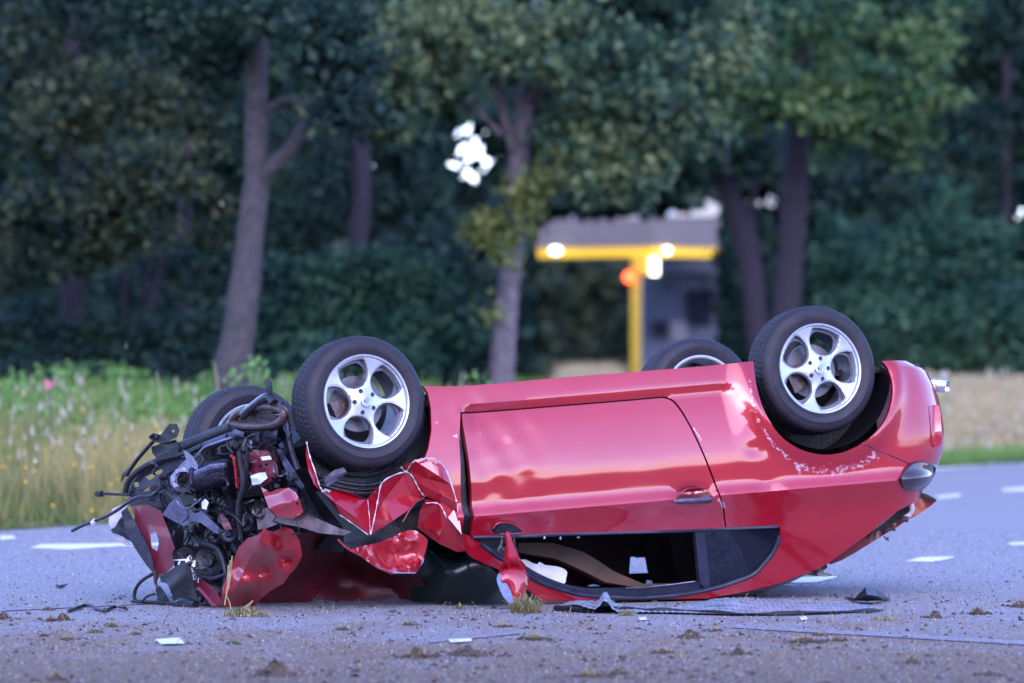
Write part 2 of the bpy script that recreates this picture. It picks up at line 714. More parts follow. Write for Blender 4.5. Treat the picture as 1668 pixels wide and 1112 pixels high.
def side_uw(px, py, rear=True):
    """(u, w) of the near-side surface under a photograph pixel."""
    px = np.asarray(px, float)
    py = np.asarray(py, float)
    v = np.full(px.shape, 0.84)
    r = ray(px, py) @ B.T
    c = (CAMP - ORG) @ B.T
    for _ in range(60):
        t = (v - c[1]) / r[..., 1]
        l = c + r * t[..., None]
        vn = Vside(l[..., 0], l[..., 2], rear)
        v = v + 0.5 * (vn - v)
    t = (v - c[1]) / r[..., 1]
    l = c + r * t[..., None]
    return l[..., [0, 2]]


def uwpoly(pxs, rear=True):
    a = np.array(pxs, float)
    return side_uw(a[:, 0], a[:, 1], rear)


cx, cy = ORG[0] - 1.0, ORG[1] - 0.4
car = empty('overturned_car', (float(cx), float(cy), 0.0),
            'wrecked bright red hatchback lying on its roof across the road, front end torn off', 'car')

# scuff strokes (pixel paths with radius) for the paint
STROKES = [
    ([(1222, 620), (1224, 650), (1236, 690), (1258, 722), (1285, 748), (1310, 762)], 0.018, 0.57),
    ([(1300, 760), (1330, 766), (1370, 766), (1400, 758), (1425, 742)], 0.050, 0.50),
    ([(1296, 752), (1303, 768)], 0.018, 0.67),
    ([(1422, 738), (1430, 747)], 0.014, 0.72),
    ([(1126, 690), (1142, 718), (1152, 745)], 0.008, 0.67),
    ([(1170, 812), (1180, 826)], 0.012, 0.67),
    ([(757, 720), (758, 800)], 0.012, 0.47),
    ([(723, 709), (745, 710)], 0.007, 0.67),
    ([(708, 675), (712, 690)], 0.022, 0.47),
    ([(762, 715), (790, 705)], 0.020, 0.45),
    ([(775, 718), (782, 714)], 0.006, 0.67),
    ([(810, 800), (840, 800), (850, 810)], 0.030, 0.34),
    ([(765, 830), (785, 825)], 0.03, 0.32),
    ([(830, 835), (1000, 832)], 0.008, 0.33),
    ([(905, 838), (915, 838)], 0.012, 0.45),
    ([(980, 834), (1000, 832)], 0.008, 0.52),
    ([(743, 640), (744, 800)], 0.008, 0.43),
]
_strk = []
for pth, rad, amt in STROKES:
    _strk.append((uwpoly(pth), rad, amt))


def scuff(uw):
    s = np.zeros(len(uw))
    for pth, rad, amt in _strk:
        for i in range(len(pth) - 1):
            a, b = pth[i], pth[i + 1]
            ab = b - a
            t = np.clip(((uw - a) @ ab) / max(ab @ ab, 1e-9), 0, 1)
            d = np.linalg.norm(uw - (a + t[:, None] * ab), axis=1)
            s = np.maximum(s, amt * np.exp(-(d / rad) ** 2))
    return s


def side_panel(name, outer, holes=(), mat='paint', off=0.0, step=0.018, thick=0.018, rear=True, uw=False, label=None, parent=None, dz=None):
    o = outer if uw else uwpoly(outer, rear)
    hs = [h if uw else uwpoly(h, rear) for h in holes]
    pts, tr = tri_region(o, hs, step)
    v = Vside(pts[:, 0], pts[:, 1], rear) + off
    if dz is not None:
        v = v + dz(pts)
    l = np.stack([pts[:, 0], v, pts[:, 1]], 1)
    w = clampz(l2w(l))
    # orientation: make normals face +v
    a, b, c = w[tr[0][0]], w[tr[0][1]], w[tr[0][2]]
    if np.dot(np.cross(b - a, c - a), VV) < 0:
        tr = tr[:, ::-1]
    vv, ff = shell(w, tr, -VV, thick)
    at = np.concatenate([scuff(pts), scuff(pts)])
    return mk(name, vv, ff, MAT[mat], parent or car, smooth=True, label=label, attr={'scuff': at}, sharp=32)


def arc(pts, sub=5):
    return [tuple(p) for p in smooth_path(pts, sub)]


# ---- outlines in photograph pixels
rear_arch = arc([(1227, 588), (1233, 631), (1246, 671), (1269, 707), (1300, 730), (1336, 740), (1368, 738), (1394, 728), (1403, 723)])
bump_arch = arc([(1403, 723), (1422, 709), (1442, 684), (1453, 651), (1453, 621), (1445, 598), (1436, 588)])
sill_top = arc([(690, 629), (730, 629), (760, 628), (830, 623), (900, 616), (1050, 604), (1150, 596), (1227, 588)], 4)
front_edge = [(690, 752), (698, 730), (703, 700), (702, 665), (697, 640)]
roof_edge = arc([(1498, 803), (1480, 815), (1465, 830), (1432, 855), (1409, 874), (1382, 893), (1352, 915), (1330, 927), (1306, 936), (1276, 947),
                 (1215, 963), (1168, 972), (1130, 978), (1080, 984), (1040, 984), (1005, 982), (965, 981), (945, 979)], 3)
window_low = arc([(1271, 872), (1262, 896), (1243, 920), (1226, 936), (1193, 949), (1155, 960), (1110, 968), (1050, 973.5), (992, 972), (945, 968), (918, 961), (887, 951), (862, 938), (846, 925), (830, 916), (812, 907), (795, 894), (782, 884)], 3)
pillar_low = arc([(945, 979), (916, 987), (890, 984), (868, 967), (850, 951), (835, 938), (813, 927), (790, 918), (766, 905)], 3)

door_line = arc([(752, 674), (800, 671), (900, 663), (1000, 655), (1078, 648)], 3) + arc([(1078, 648), (1096, 655), (1118, 686), (1142, 735), (1162, 785), (1177, 826)], 5)
door_poly = door_line + [(1181, 861)] + arc([(1175, 861), (1080, 864), (1000, 866), (900, 869), (830, 872), (767, 873)], 2) + [(768, 860), (768, 800), (762, 740), (754, 694)]
door_hole = [(750, 671)] + arc([(752, 671), (800, 668.5), (900, 660.5), (1000, 652.5), (1079, 645.5)], 3) + arc([(1079, 645.5), (1099, 653), (1121, 685), (1145, 734), (1165, 784), (1180, 826)], 5) + [(1184, 862), (1271, 858)] + window_low + [(772, 879), (764, 872), (752, 868), (750, 800), (748, 720)]

seam_low = [(1403, 723), (1437, 738), (1487, 759)]
# body side: outline runs along the top, round the arch, along the bumper seam, the tail and the roof edge
seam_uw = uwpoly(seam_low)
ws_ = np.linspace(seam_uw[-1][1], side_uw(1499., 806.)[1] if False else float(on_plane(1495., 800., 1, 0.6)[2]), 8)
tail_uw = np.array([(U_ROUND + 0.985 * (np.interp(w, UR_W, UR_V) - U_ROUND), w) for w in ws_])
roof_uw = uwpoly([p for p in roof_edge if p[0] < 1470])
outer_uw = np.concatenate([uwpoly(sill_top), uwpoly(rear_arch[1:]), seam_uw[1:], tail_uw[1:], roof_uw, uwpoly(pillar_low[1:]),
                           uwpoly([(745, 880), (738, 820), (736, 800), (722, 765), (704, 752)] + front_edge)])
side_panel('body_side', outer_uw, [uwpoly(door_hole)], uw=True)
# door
door = side_panel('door', door_poly, off=0.002, thick=0.03)
# rear bumper
ws_ = np.linspace(float(on_plane(1437., 588., 1, 0.80)[2]), seam_uw[-1][1] + 0.004, 24)
bt = np.array([(U_ROUND + 0.985 * (np.interp(w, UR_W, UR_V) - U_ROUND), w) for w in ws_])
# the bumper's top edge falls away towards the tail
top_uw = uwpoly(arc([(1437, 588), (1452, 587)], 2))
sm = uwpoly([(1487, 757), (1437, 736), (1405, 722)])
bo = np.concatenate([uwpoly(bump_arch), top_uw[1:], bt, sm])
bumper = side_panel('rear_bumper', bo, uw=True, off=0.001, thick=0.02)

# ---- tail: bumper skin round the back, hatch
def tail_skin(name, w_hi, w_lo, mat, nw=14, nv=26, push=0.0):
    m = []
    for w in np.linspace(w_hi, w_lo, nw):
        ur = float(np.interp(w, UR_W, UR_V)) + push
        bb = float(bw(w))
        for k in range(nv):
            th = -1 + 2 * k / (nv - 1)
            s = 0.985
            vc = bb * (1 - s ** NEXP) ** (1 / NEXP)
            v_ = vc * th
            u_ = U_ROUND + (ur - U_ROUND) * (1 - (abs(v_) / bb) ** NEXP) ** (1 / NEXP)
            m.append((u_, v_, w))
    f = [(i * nv + k, i * nv + k + 1, (i + 1) * nv + k + 1, (i + 1) * nv + k) for i in range(nw - 1) for k in range(nv - 1)]
    return clampz(l2w(np.array(m))), f


v_, f_ = tail_skin('x', 0.02, seam_uw[-1][1], 'paint')
mk('bumper_back', v_, f_, MAT['paint_clean'], car, smooth=True)
v_, f_ = tail_skin('x', seam_uw[-1][1], float(tail_uw[-1][1]), 'paint')
mk('tail_panel', v_, f_, MAT['paint_clean'], car, smooth=True)

# far side: mirrored plain skin, kept simple
pts, tr = tri_region(outer_uw, [], 0.06)
keep = pts[tr].mean(1)[:, 1] > -0.66
tr2 = tr[keep]
l = np.stack([pts[:, 0], -Vside(pts[:, 0], pts[:, 1]), pts[:, 1]], 1)
vv, ff = shell(clampz(l2w(l)), tr2, VV, 0.02)
mk('far_body_side', vv, ff, MAT['paint_clean'], car, smooth=True)

# far side greenhouse and seats seen through the windows
def plane_sheet(name, outer, holes, v, mat, thick=0.03, step=0.06, bulge=0.0, z=0.012):
    o = np.array([on_plane(float(x), float(y), 1, v)[[0, 2]] for x, y in outer])
    hs = [np.array([on_plane(float(x), float(y), 1, v)[[0, 2]] for x, y in h]) for h in holes]
    pts, tr = tri_region(o, hs, step)
    vv = v + bulge * np.sin(pts[:, 0] * 9) * np.cos(pts[:, 1] * 7)
    w = clampz(l2w(np.stack([pts[:, 0], vv, pts[:, 1]], 1)), z)
    a, b, c = w[tr[0][0]], w[tr[0][1]], w[tr[0][2]]
    if np.dot(np.cross(b - a, c - a), VV) < 0:
        tr = tr[:, ::-1]
    q, f = shell(w, tr, -VV, thick)
    return mk(name, q, f, MAT[mat], car, smooth=True)


plane_sheet('far_side_trim', [(700, 845), (1320, 845), (1300, 940), (1250, 975), (1150, 985), (900, 985), (740, 985), (700, 930)],
            [[(1027, 907), (1040, 905), (1046, 907), (1070, 905), (1074, 909), (1084, 915), (1078, 922), (1066, 932), (1050, 933), (1025, 934)],
             [(1053, 945), (1062, 943), (1075, 945), (1067, 950), (1052, 951)],
             [(845, 905), (872, 915), (905, 920), (930, 926), (952, 938), (957, 948), (975, 949), (990, 954), (960, 955), (950, 957), (921, 946), (890, 938), (850, 925)]],
            -0.66, 'interior', 0.06)
plane_sheet('front_seat', [(868, 868), (1010, 864), (1030, 900), (1020, 935), (1000, 945), (965, 930), (935, 912), (900, 900), (870, 897)], [], 0.10, 'interior', 0.35, 0.05, 0.02)
plane_sheet('headlining', [(845, 884), (900, 884), (950, 899), (1000, 930), (1050, 950), (1110, 950), (1112, 960), (1040, 956), (985, 948), (950, 931), (905, 910), (845, 899)], [], 0.45, 'brown_trim', 0.05, 0.04, 0.015)
plane_sheet('rear_seat', [(1088, 862), (1290, 856), (1280, 930), (1200, 950), (1110, 955), (1095, 920)], [], 0.0, 'interior', 0.3, 0.06, 0.02)
plane_sheet('far_roof_rail', [(919, 941), (940, 946), (959, 954), (958, 959), (938, 953), (920, 948)], [], -0.55, 'inner_red', 0.03, 0.04)

# ---- floor pan, bulkhead and roof
mb = MB()
for (u0, u1, v0, v1, w0, w1) in ((-2.05, 0.62, -0.70, 0.70, 0.00, -0.03), (-2.05, -1.98, -0.68, 0.66, 0.0, -0.60), (-0.30, 0.45, -0.55, 0.52, -0.05, -0.50), (-2.0, -0.45, 0.60, 0.72, 0.03, -0.56)):
    c = [l2w((u, v, w)) for u in (u0, u1) for v in (v0, v1) for w in (w1, w0)]
    mb.add(c, [(0, 1, 3, 2), (4, 6, 7, 5), (0, 4, 5, 1), (2, 3, 7, 6), (0, 2, 6, 4), (1, 5, 7, 3)])
mb.build('floor_pan', MAT['black'], car)
ra = uwpoly([p for p in roof_edge if p[0] < 1470])
n = len(ra)
rv = []
for i, (u, w) in enumerate(ra):
    ve = float(Vside(u, w)) - 0.004
    for k in range(13):
        th = 1 - 2 * k / 12
        rv.append((u, ve * th, w - 0.06 * (1 - th * th)))
rf = [(i * 13 + k, i * 13 + k + 1, (i + 1) * 13 + k + 1, (i + 1) * 13 + k) for i in range(n - 1) for k in range(12)]
q = l2w(np.array(rv))
q[:, 2] = np.maximum(q[:, 2], 0.008)
mk('roof', q, rf, MAT['paint_clean'], car, smooth=True)


# ---- windows, seals, pillar trim
def band(name, pxs, width, off, mat, rad=None, parent=None):
    """A moulded strip lying on the side surface along a pixel path."""
    p = np.array(pxs, float)
    uw = uwpoly([tuple(x) for x in p])
    v = Vside(uw[:, 0], uw[:, 1]) + off
    w = clampz(l2w(np.stack([uw[:, 0], v, uw[:, 1]], 1)), 0.02)
    m = MB()
    m.tube(w, width, 6)
    return m.build(name, MAT[mat], parent or car, smooth=True, sharp=60)


belt = arc([(770, 874), (830, 873), (900, 870), (1000, 867), (1080, 865), (1180, 861), (1268, 857)], 3)
band('belt_seal', belt, 0.010, -0.004, 'rubber_seal')
band('window_seal', window_low, 0.012, -0.006, 'rubber_seal')
# wide window frame of the door (blue black), from the pillar foot to the B pillar
seal_out = arc([(784, 881), (815, 905), (846, 925), (862, 938), (887, 951), (918, 961), (950, 969), (992, 973), (1050, 974), (1110, 968), (1152, 961)], 3)
seal_in = arc([(1152, 948), (1133, 946), (1080, 953), (1030, 958), (992, 959), (958, 957), (921, 950), (881, 934), (848, 913), (830, 896), (812, 878)], 3)
side_panel('window_frame', seal_out + seal_in, mat='rubber_seal', off=-0.016, thick=0.03, step=0.02)
band('chrome_strip', [(1020, 957), (1050, 956.5), (1090, 952), (1133, 946.5)], 0.003, -0.008, 'light_metal')
side_panel('rear_side_window', [(1141, 862), (1268, 857.5)] + window_low[:14] + [(1143, 957)], mat='tint_glass', off=-0.012, thick=0.006, step=0.03)
side_panel('pillar_trim', [(1133, 863), (1148, 862), (1158, 955), (1150, 958), (1141, 950)], mat='rubber_seal', off=-0.007, thick=0.03, step=0.02)
# sail corner of the window and front pillar
side_panel('window_corner', [(768, 874), (822, 873), (826, 880), (820, 890), (812, 893), (790, 886)], mat='black', off=-0.012, thick=0.02, step=0.02)

# ---- door handle
hl = uwpoly([(1097, 815), (1105, 806), (1120, 798), (1142, 795), (1152, 800), (1161, 812), (1157, 819), (1130, 820), (1104, 820)])
side_panel('handle_recess', hl, uw=True, mat='recess_shade_red', off=0.0035, thick=0.004, step=0.01, parent=door)
hp = smooth_path([(1097, 817, 0.002), (1108, 816, 0.020), (1131, 815.5, 0.028), (1150, 813.5, 0.020), (1160, 812, 0.002)], 5)
uw = side_uw(hp[:, 0], hp[:, 1])
w = l2w(np.stack([uw[:, 0], Vside(uw[:, 0], uw[:, 1]) + hp[:, 2], uw[:, 1]], 1))
m = MB()
m.tube(w, [0.006 + 0.006 * math.sin(math.pi * i / (len(w) - 1)) for i in range(len(w))], 8)
m.build('door_handle', MAT['blue_metal'], door, smooth=True)
band('handle_rim', arc([(1097, 816), (1108, 803), (1122, 796), (1143, 794), (1153, 799), (1162, 811)], 3), 0.0025, 0.002, 'paint_clean', parent=door)

# ---- mirror stump hole on the door
side_panel('mirror_mount', arc([(800, 862), (806, 853), (822, 850), (836, 854), (849, 866), (838, 868), (815, 870), (803, 868)], 2), mat='black_gloss', off=0.010, thick=0.012, step=0.01, parent=door)
band('mirror_mount_rim', arc([(801, 861), (808, 853), (822, 851), (836, 855), (851, 867), (836, 869), (812, 870)], 3), 0.0035, 0.012, 'paint_clean', parent=door)

# ---- tail lamps
lamp = arc([(1467, 780), (1474, 768), (1484, 757), (1500, 753), (1516, 757), (1523, 763), (1518, 778), (1508, 790), (1496, 796), (1474, 795), (1467, 780)], 3)[:-1]
lw = np.array([PV(x, y, 0.80) for x, y in lamp])
def lamp_sheet(name, poly, mat, push, thick, bulge=0.02, parent=None, step=5.0, vref=None, drop=0.0, dist=None):
    pts, tr = tri_region(np.array(poly, float), [], step)
    c = pts.mean(0)
    e = np.array(poly, float)
    rr = np.linalg.norm(pts - c, axis=1)
    rmax = np.linalg.norm(e - c, axis=1).max()
    # distance: follow the body's turned corner
    uc = np.array([PV(x, y, vref if vref is not None else 0.80) for x, y in pts])
    d = uc[:, 1] + (0 if dist is None else np.array([dist(x, y) for x, y in pts])) - push - bulge * (1 - (rr / rmax) ** 2)
    w = clampz(P(pts[:, 0], pts[:, 1], d))
    a, b, c_ = w[tr[0][0]], w[tr[0][1]], w[tr[0][2]]
    if np.cross(b - a, c_ - a)[1] > 0:
        tr = tr[:, ::-1]
    q, f = shell(w, tr, (0, 1, 0), thick)
    return mk(name, q, f, MAT[mat], parent or car, smooth=True, sharp=50)


# depth of the rounded tail under a pixel
def tail_dist(x, y):
    uw_ = side_uw(float(x), float(y))
    return float(l2w((uw_[0], float(Vside(uw_[0], uw_[1])), uw_[1]))[1])


_ld = {}
def lamp_patch(name, poly, mat, raise_, thick, step=4.0, bulge=0.015, parent=None):
    pts, tr = tri_region(np.array(poly, float), [], step)
    c = pts.mean(0)
    rr = np.linalg.norm(pts - c, axis=1)
    rm = np.linalg.norm(np.array(poly) - c, axis=1).max()
    pin = c + (pts - c) * 0.9
    pin[:, 0] = np.minimum(pin[:, 0], 1521)
    d = np.array([tail_dist(x, y) for x, y in pin])
    w = P(pts[:, 0], pts[:, 1], d - raise_ - bulge * (1 - (rr / rm) ** 2))
    a, b, c_ = w[tr[0][0]], w[tr[0][1]], w[tr[0][2]]
    if np.cross(b - a, c_ - a)[1] > 0:
        tr = tr[:, ::-1]
    q, f = shell(w, tr, (0, 1, 0), thick)
    return mk(name, q, f, MAT[mat], parent or car, smooth=True, sharp=50), w


tl, w_ = lamp_patch('tail_lamp', lamp, 'lens', 0.012, 0.06, 4.0, 0.02)
m = MB()
ld = np.array([tail_dist(min(x, 1520), y) for x, y in lamp])
lp = P(np.array(lamp)[:, 0], np.array(lamp)[:, 1], ld - 0.014)
m.tube(list(lp) + [lp[0]], 0.0055, 6)
m.build('lamp_rim', MAT['dark_metal'], tl, smooth=True)
rl, w_ = lamp_patch('rear_reflector', arc([(1513, 661), (1530, 661), (1533, 690), (1534, 722), (1526, 728), (1519, 722), (1516, 690), (1513, 661)], 2)[:-1], 'lens_red', 0.006, 0.03, 4.0, 0.006)
# exhaust tip under the bumper: rounded rectangular pipe
m = MB()
a = P(1508., 626., 25.5)
dx_ = np.array([1.0, -0.30, -0.10]); dx_ /= np.linalg.norm(dx_)
dz_ = np.array([0.12, 0, 1.0]); dz_ /= np.linalg.norm(dz_)
dy_ = np.cross(dz_, dx_)
ring = []
for (l_, sc_) in ((0.0, 1.0), (0.105, 1.0), (0.110, 0.9), (0.105, 0.82), (0.04, 0.80)):
    for k in range(20):
        t_ = 2 * math.pi * k / 20
        cx_, sx_ = math.cos(t_), math.sin(t_)
        q_ = 0.36
        ring.append(a + dx_ * l_ + dy_ * 0.05 * sc_ * math.copysign(abs(cx_) ** q_, cx_) + dz_ * 0.032 * sc_ * math.copysign(abs(sx_) ** q_, sx_))
m.add(ring, [(i * 20 + k, i * 20 + (k + 1) % 20, (i + 1) * 20 + (k + 1) % 20, (i + 1) * 20 + k) for i in range(4) for k in range(20)])
m.build('exhaust_tip', MAT['chrome'], car, smooth=True, sharp=50)


# ================================================================== WHEELS
def rim_holes(phase, big=1):
    hs = []
    for k in range(5):
        a0 = R(phase + 36 + 72 * k)
        h = []
        for j in range(44):
            t = 2 * math.pi * j / 44
            tx = big * 0.0765 * math.sin(t) + (1 - big) * 0.066 * math.sin(t)
            rr = big * (0.146 + 0.078 * math.cos(t)) + (1 - big) * (0.134 + 0.060 * math.cos(t))
            x, y = rr, tx
            rad = math.hypot(x, y)
            if big and math.cos(t) > 0:
                tx *= 1 + 0.16 * math.cos(t)
            x, y = rr, tx
            rad = math.hypot(x, y)
            lim = 0.198 if big else 0.184
            if rad > lim:
                x, y = x * lim / rad, y * lim / rad
            h.append((x * math.cos(a0) - y * math.sin(a0), x * math.sin(a0) + y * math.cos(a0)))
        hs.append(np.array(h))
    return hs


def build_wheel(center, axis, phase, label, spin=0.0):
    A = np.array(axis, float)
    A /= np.linalg.norm(A)
    E1 = UU - A * (UU @ A)
    E1 /= np.linalg.norm(E1)
    E2 = np.cross(A, E1)
    if E2 @ WW < 0:
        E2 = -E2
    C = np.array(center, float)

    def tw(x, y, h):
        return C + np.outer(x, E1) + np.outer(y, E2) + np.outer(h, A)
    # tyre: profile (radius, offset), tread blocks cut by grooves
    prof = [(0.214, -0.010), (0.219, 0.000), (0.230, 0.006), (0.2315, 0.0045), (0.247, 0.0115), (0.262, 0.012), (0.2635, 0.0105), (0.280, 0.005), (0.293, -0.004), (0.301, -0.014), (0.306, -0.024),
            (0.3085, -0.036), (0.3090, -0.052), (0.3010, -0.053), (0.3010, -0.061), (0.3093, -0.062), (0.3098, -0.086), (0.3018, -0.087), (0.3018, -0.096), (0.3098, -0.097),
            (0.3095, -0.123), (0.3012, -0.124), (0.3012, -0.132), (0.3090, -0.133), (0.3085, -0.150), (0.305, -0.164), (0.298, -0.176), (0.285, -0.188), (0.26, -0.198), (0.235, -0.193), (0.214, -0.182)]
    n = 216
    pr = np.array(prof)
    k = np.arange(n)
    ang = 2 * math.pi * k / n
    rr = np.tile(pr[:, 0], (n, 1))
    groove = (k % 3 == 0)
    rows = np.where((pr[:, 0] > 0.3045))[0]
    for r_ in rows:
        shift = (r_ // 4) % 3
        g = ((k + shift) % 3 == 0)
        rr[g, r_] -= 0.0045
    hh = np.tile(pr[:, 1], (n, 1))
    X = rr * np.cos(ang)[:, None]
    Y = rr * np.sin(ang)[:, None]
    v = tw(X.ravel(), Y.ravel(), hh.ravel())
    mm = len(prof)
    f = []
    for i in range(n):
        i2 = (i + 1) % n
        for j in range(mm - 1):
            f.append((i * mm + j, i * mm + j + 1, i2 * mm + j + 1, i2 * mm + j))
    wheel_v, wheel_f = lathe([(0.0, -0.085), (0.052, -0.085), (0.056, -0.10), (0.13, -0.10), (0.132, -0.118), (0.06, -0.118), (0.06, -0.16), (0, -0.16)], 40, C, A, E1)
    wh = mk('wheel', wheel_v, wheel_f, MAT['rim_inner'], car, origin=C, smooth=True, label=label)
    mk('tyre', v, f, MAT['tyre'], wh, origin=C, smooth=True, sharp=28)
    # alloy face
    circ = np.array([(0.2045 * math.cos(t), 0.2045 * math.sin(t)) for t in np.linspace(0, 2 * math.pi, 97)[:-1]])
    hs = rim_holes(phase)
    lug = []
    for q in range(5):
        a = R(phase + 36 + 72 * q + 0)
        lug.append(np.array([(0.052 * math.cos(a) + 0.0115 * math.cos(t), 0.052 * math.sin(a) + 0.0115 * math.sin(t)) for t in np.linspace(0, 2 * math.pi, 13)[:-1]]))
    pts, tr = tri_region(circ, hs + lug, 0.006)
    r = np.hypot(pts[:, 0], pts[:, 1])
    h = -0.004 - 0.016 * np.sin(np.clip(r / 0.2, 0, 1) * math.pi) - 0.004 * (r / 0.2)
    h = np.where(r > 0.198, h * 0.5 - 0.003, h)
    edge = np.full(len(pts), 1.0)
    for hq in hs:
        for i0 in range(0, len(pts), 1500):
            dd = np.linalg.norm(pts[i0:i0 + 1500, None] - hq[None], axis=2).min(1)
            edge[i0:i0 + 1500] = np.minimum(edge[i0:i0 + 1500], dd)
    h = h - 0.004 * np.clip(1 - edge / 0.006, 0, 1) ** 1.5
    w = tw(pts[:, 0], pts[:, 1], h)
    a, b, c = w[tr[0][0]], w[tr[0][1]], w[tr[0][2]]
    if np.dot(np.cross(b - a, c - a), A) < 0:
        tr = tr[:, ::-1]
    q, ff = shell(w, tr, -A, 0.024)
    mk('rim_face', q, ff, MAT['rim'], wh, origin=C, smooth=True, sharp=38)
    v2, f2 = lathe([(0.2035, -0.008), (0.209, 0.004), (0.2165, 0.006), (0.219, 0.002), (0.218, -0.006), (0.2005, -0.016), (0.196, -0.042)], 96, C, A, E1)
    mk('rim_lip', v2, f2, MAT['rim'], wh, origin=C, smooth=True, sharp=40)
    v2, f2 = lathe([(0.196, -0.042), (0.188, -0.07), (0.186, -0.17), (0.2, -0.185)], 96, C, A, E1)
    mk('rim_barrel', v2, f2, MAT['rim_inner'], wh, origin=C, smooth=True, sharp=40)
    v2, f2 = lathe([(0.190, -0.165), (0.2, -0.182), (0.209, -0.186), (0.215, -0.186), (0.216, -0.180)], 96, C, A, E1)
    mk('rim_flange', v2, f2, MAT['rim'], wh, origin=C, smooth=True, sharp=40)
    # deeper web behind the star, with the smaller openings
    circ2 = np.array([(0.200 * math.cos(t), 0.200 * math.sin(t)) for t in np.linspace(0, 2 * math.pi, 73)[:-1]])
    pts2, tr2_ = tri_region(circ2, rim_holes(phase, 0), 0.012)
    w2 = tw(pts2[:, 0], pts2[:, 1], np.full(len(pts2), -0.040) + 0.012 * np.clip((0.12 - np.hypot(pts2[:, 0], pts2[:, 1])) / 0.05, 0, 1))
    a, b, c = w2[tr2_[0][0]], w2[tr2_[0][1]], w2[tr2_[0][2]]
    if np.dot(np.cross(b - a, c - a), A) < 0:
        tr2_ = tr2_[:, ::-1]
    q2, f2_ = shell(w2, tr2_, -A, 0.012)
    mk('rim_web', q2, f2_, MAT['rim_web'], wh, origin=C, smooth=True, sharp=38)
    # lug bolts
    for lq in lug:
        c2 = lq.mean(0)
        p0 = tw(np.array([c2[0]]), np.array([c2[1]]), np.array([-0.03]))[0]
        v3, f3 = lathe([(0.0, 0.006), (0.007, 0.005), (0.009, -0.01), (0.013, -0.012), (0.013, -0.02)], 6, p0, A, E1)
        mk('wheel_bolt', v3, f3, MAT['dark_metal'], wh, origin=C)
    p0 = tw(np.array([0.0]), np.array([0.0]), np.array([-0.006]))[0]
    v3, f3 = lathe([(0.0, 0.004), (0.019, 0.004), (0.021, 0.007), (0.025, 0.006), (0.026, -0.004)], 32, p0, A, E1)
    mk('centre_cap', v3, f3, MAT['rim'], wh, origin=C, smooth=True, sharp=30)
    # round two-field badge: upright bar and cross on the left, curling band on the right
    m = MB()
    M3 = Matrix((E1, E2, A)).transposed()
    for (x, y, sx, sy) in ((0.0, 0, 0.0018, 0.034), (-0.0085, 0, 0.003, 0.022), (-0.0085, 0.002, 0.012, 0.003)):
        m.box(p0 + E1 * x + E2 * y + A * 0.0055, sx, sy, 0.002, M3)
    m.tube([p0 + E1 * x + E2 * y + A * 0.0058 for x, y in smooth_path([(0.006, -0.012), (0.010, -0.006), (0.005, -0.001), (0.011, 0.004), (0.007, 0.010), (0.010, 0.013)], 3)], 0.0013, 5)
    m.build('badge', MAT['dark_metal'], wh, origin=C)
    # caliper
    m = MB()
    m.box(C - A * 0.105 + E1 * 0.10 * math.cos(R(200)) + E2 * 0.10 * math.sin(R(200)), 0.07, 0.12, 0.05, M3 @ Matrix.Rotation(R(20), 3, 'Z'))
    m.build('brake_caliper', MAT['rust'], wh, origin=C)
    return wh


def tiltaxis(base, dyaw, droll):
    b = Vector(base)
    b.rotate(Matrix.Rotation(R(dyaw), 3, 'Z'))
    b.rotate(Matrix.Rotation(R(droll), 3, Vector(U0)))
    return np.array(b)


c1 = PV(597.0, 653.5, 0.86)
build_wheel(c1, tiltaxis(VV, 3, 0), -1, 'front wheel on the near side, standing beside the torn engine bay')
c2 = PV(1336.0, 600.0, 0.84)
build_wheel(c2, tiltaxis(VV, -1, 0), 35, 'rear wheel on the near side, in its open arch')
# far wheels: the axis points away from the camera, we see their inner side
def far_wheel(px, py, vq, dyaw, droll, phase, label):
    c = PV(px, py, vq)
    build_wheel(c, tiltaxis(-VV, dyaw, droll), phase, label)


far_wheel(386.0, 733.0, -0.80, 4, 3, 10, 'front wheel on the far side, mostly hidden behind the torn engine bay')
far_wheel(1119.0, 654.0, -0.80, 0, 0, 20, 'rear wheel on the far side, showing above the sill')

# wheel-arch liners (dark, with depth)
def arch_liner(name, cu, cw, r, v0, v1, a0=-200, a1=20):
    m = []
    n = 28
    for i in range(n + 1):
        a = R(a0 + (a1 - a0) * i / n)
        for v in (v0, v1):
            m.append((cu + r * math.cos(a), v, cw + r * math.sin(a)))
    m.append((cu, v1, cw))
    f = [(2 * i, 2 * i + 1, 2 * i + 3, 2 * i + 2) for i in range(n)] + [(2 * i + 1, 2 * n + 2, 2 * i + 3) for i in range(n)]
    mk(name, clampz(l2w(np.array(m))), f, MAT['black'], car, smooth=True, sharp=40)


arch_liner('arch_liner', 0.02, 0.0, 0.385, 0.80, 0.50, -182, 0)
ql = on_plane(597.0, 653.5, 1, 0.84)
arch_liner('arch_liner', ql[0] + 0.02, ql[2] + 0.0, 0.335, 0.70, 0.45, -150, 12)
# ================================================================== CRUMPLED FRONT OF THE WRECK
def FD(x, push=0.0):
    """Distance of the torn front end under pixel column x."""
    return 23.8 + (470 - np.asarray(x, float)) / 290.0 - push


def FP(x, y, push=0.0):
    return P(float(x), float(y), float(FD(x, push)))


def face_cam(w, tr):
    tr = [tuple(t) for t in tr]
    out = []
    for t in tr:
        a, b, c = w[t[0]], w[t[1]], w[t[2]]
        if np.dot(np.cross(b - a, c - a), np.array([0, -1.0, 0])) < 0:
            t = t[::-1]
        out.append(t)
    return np.array(out)


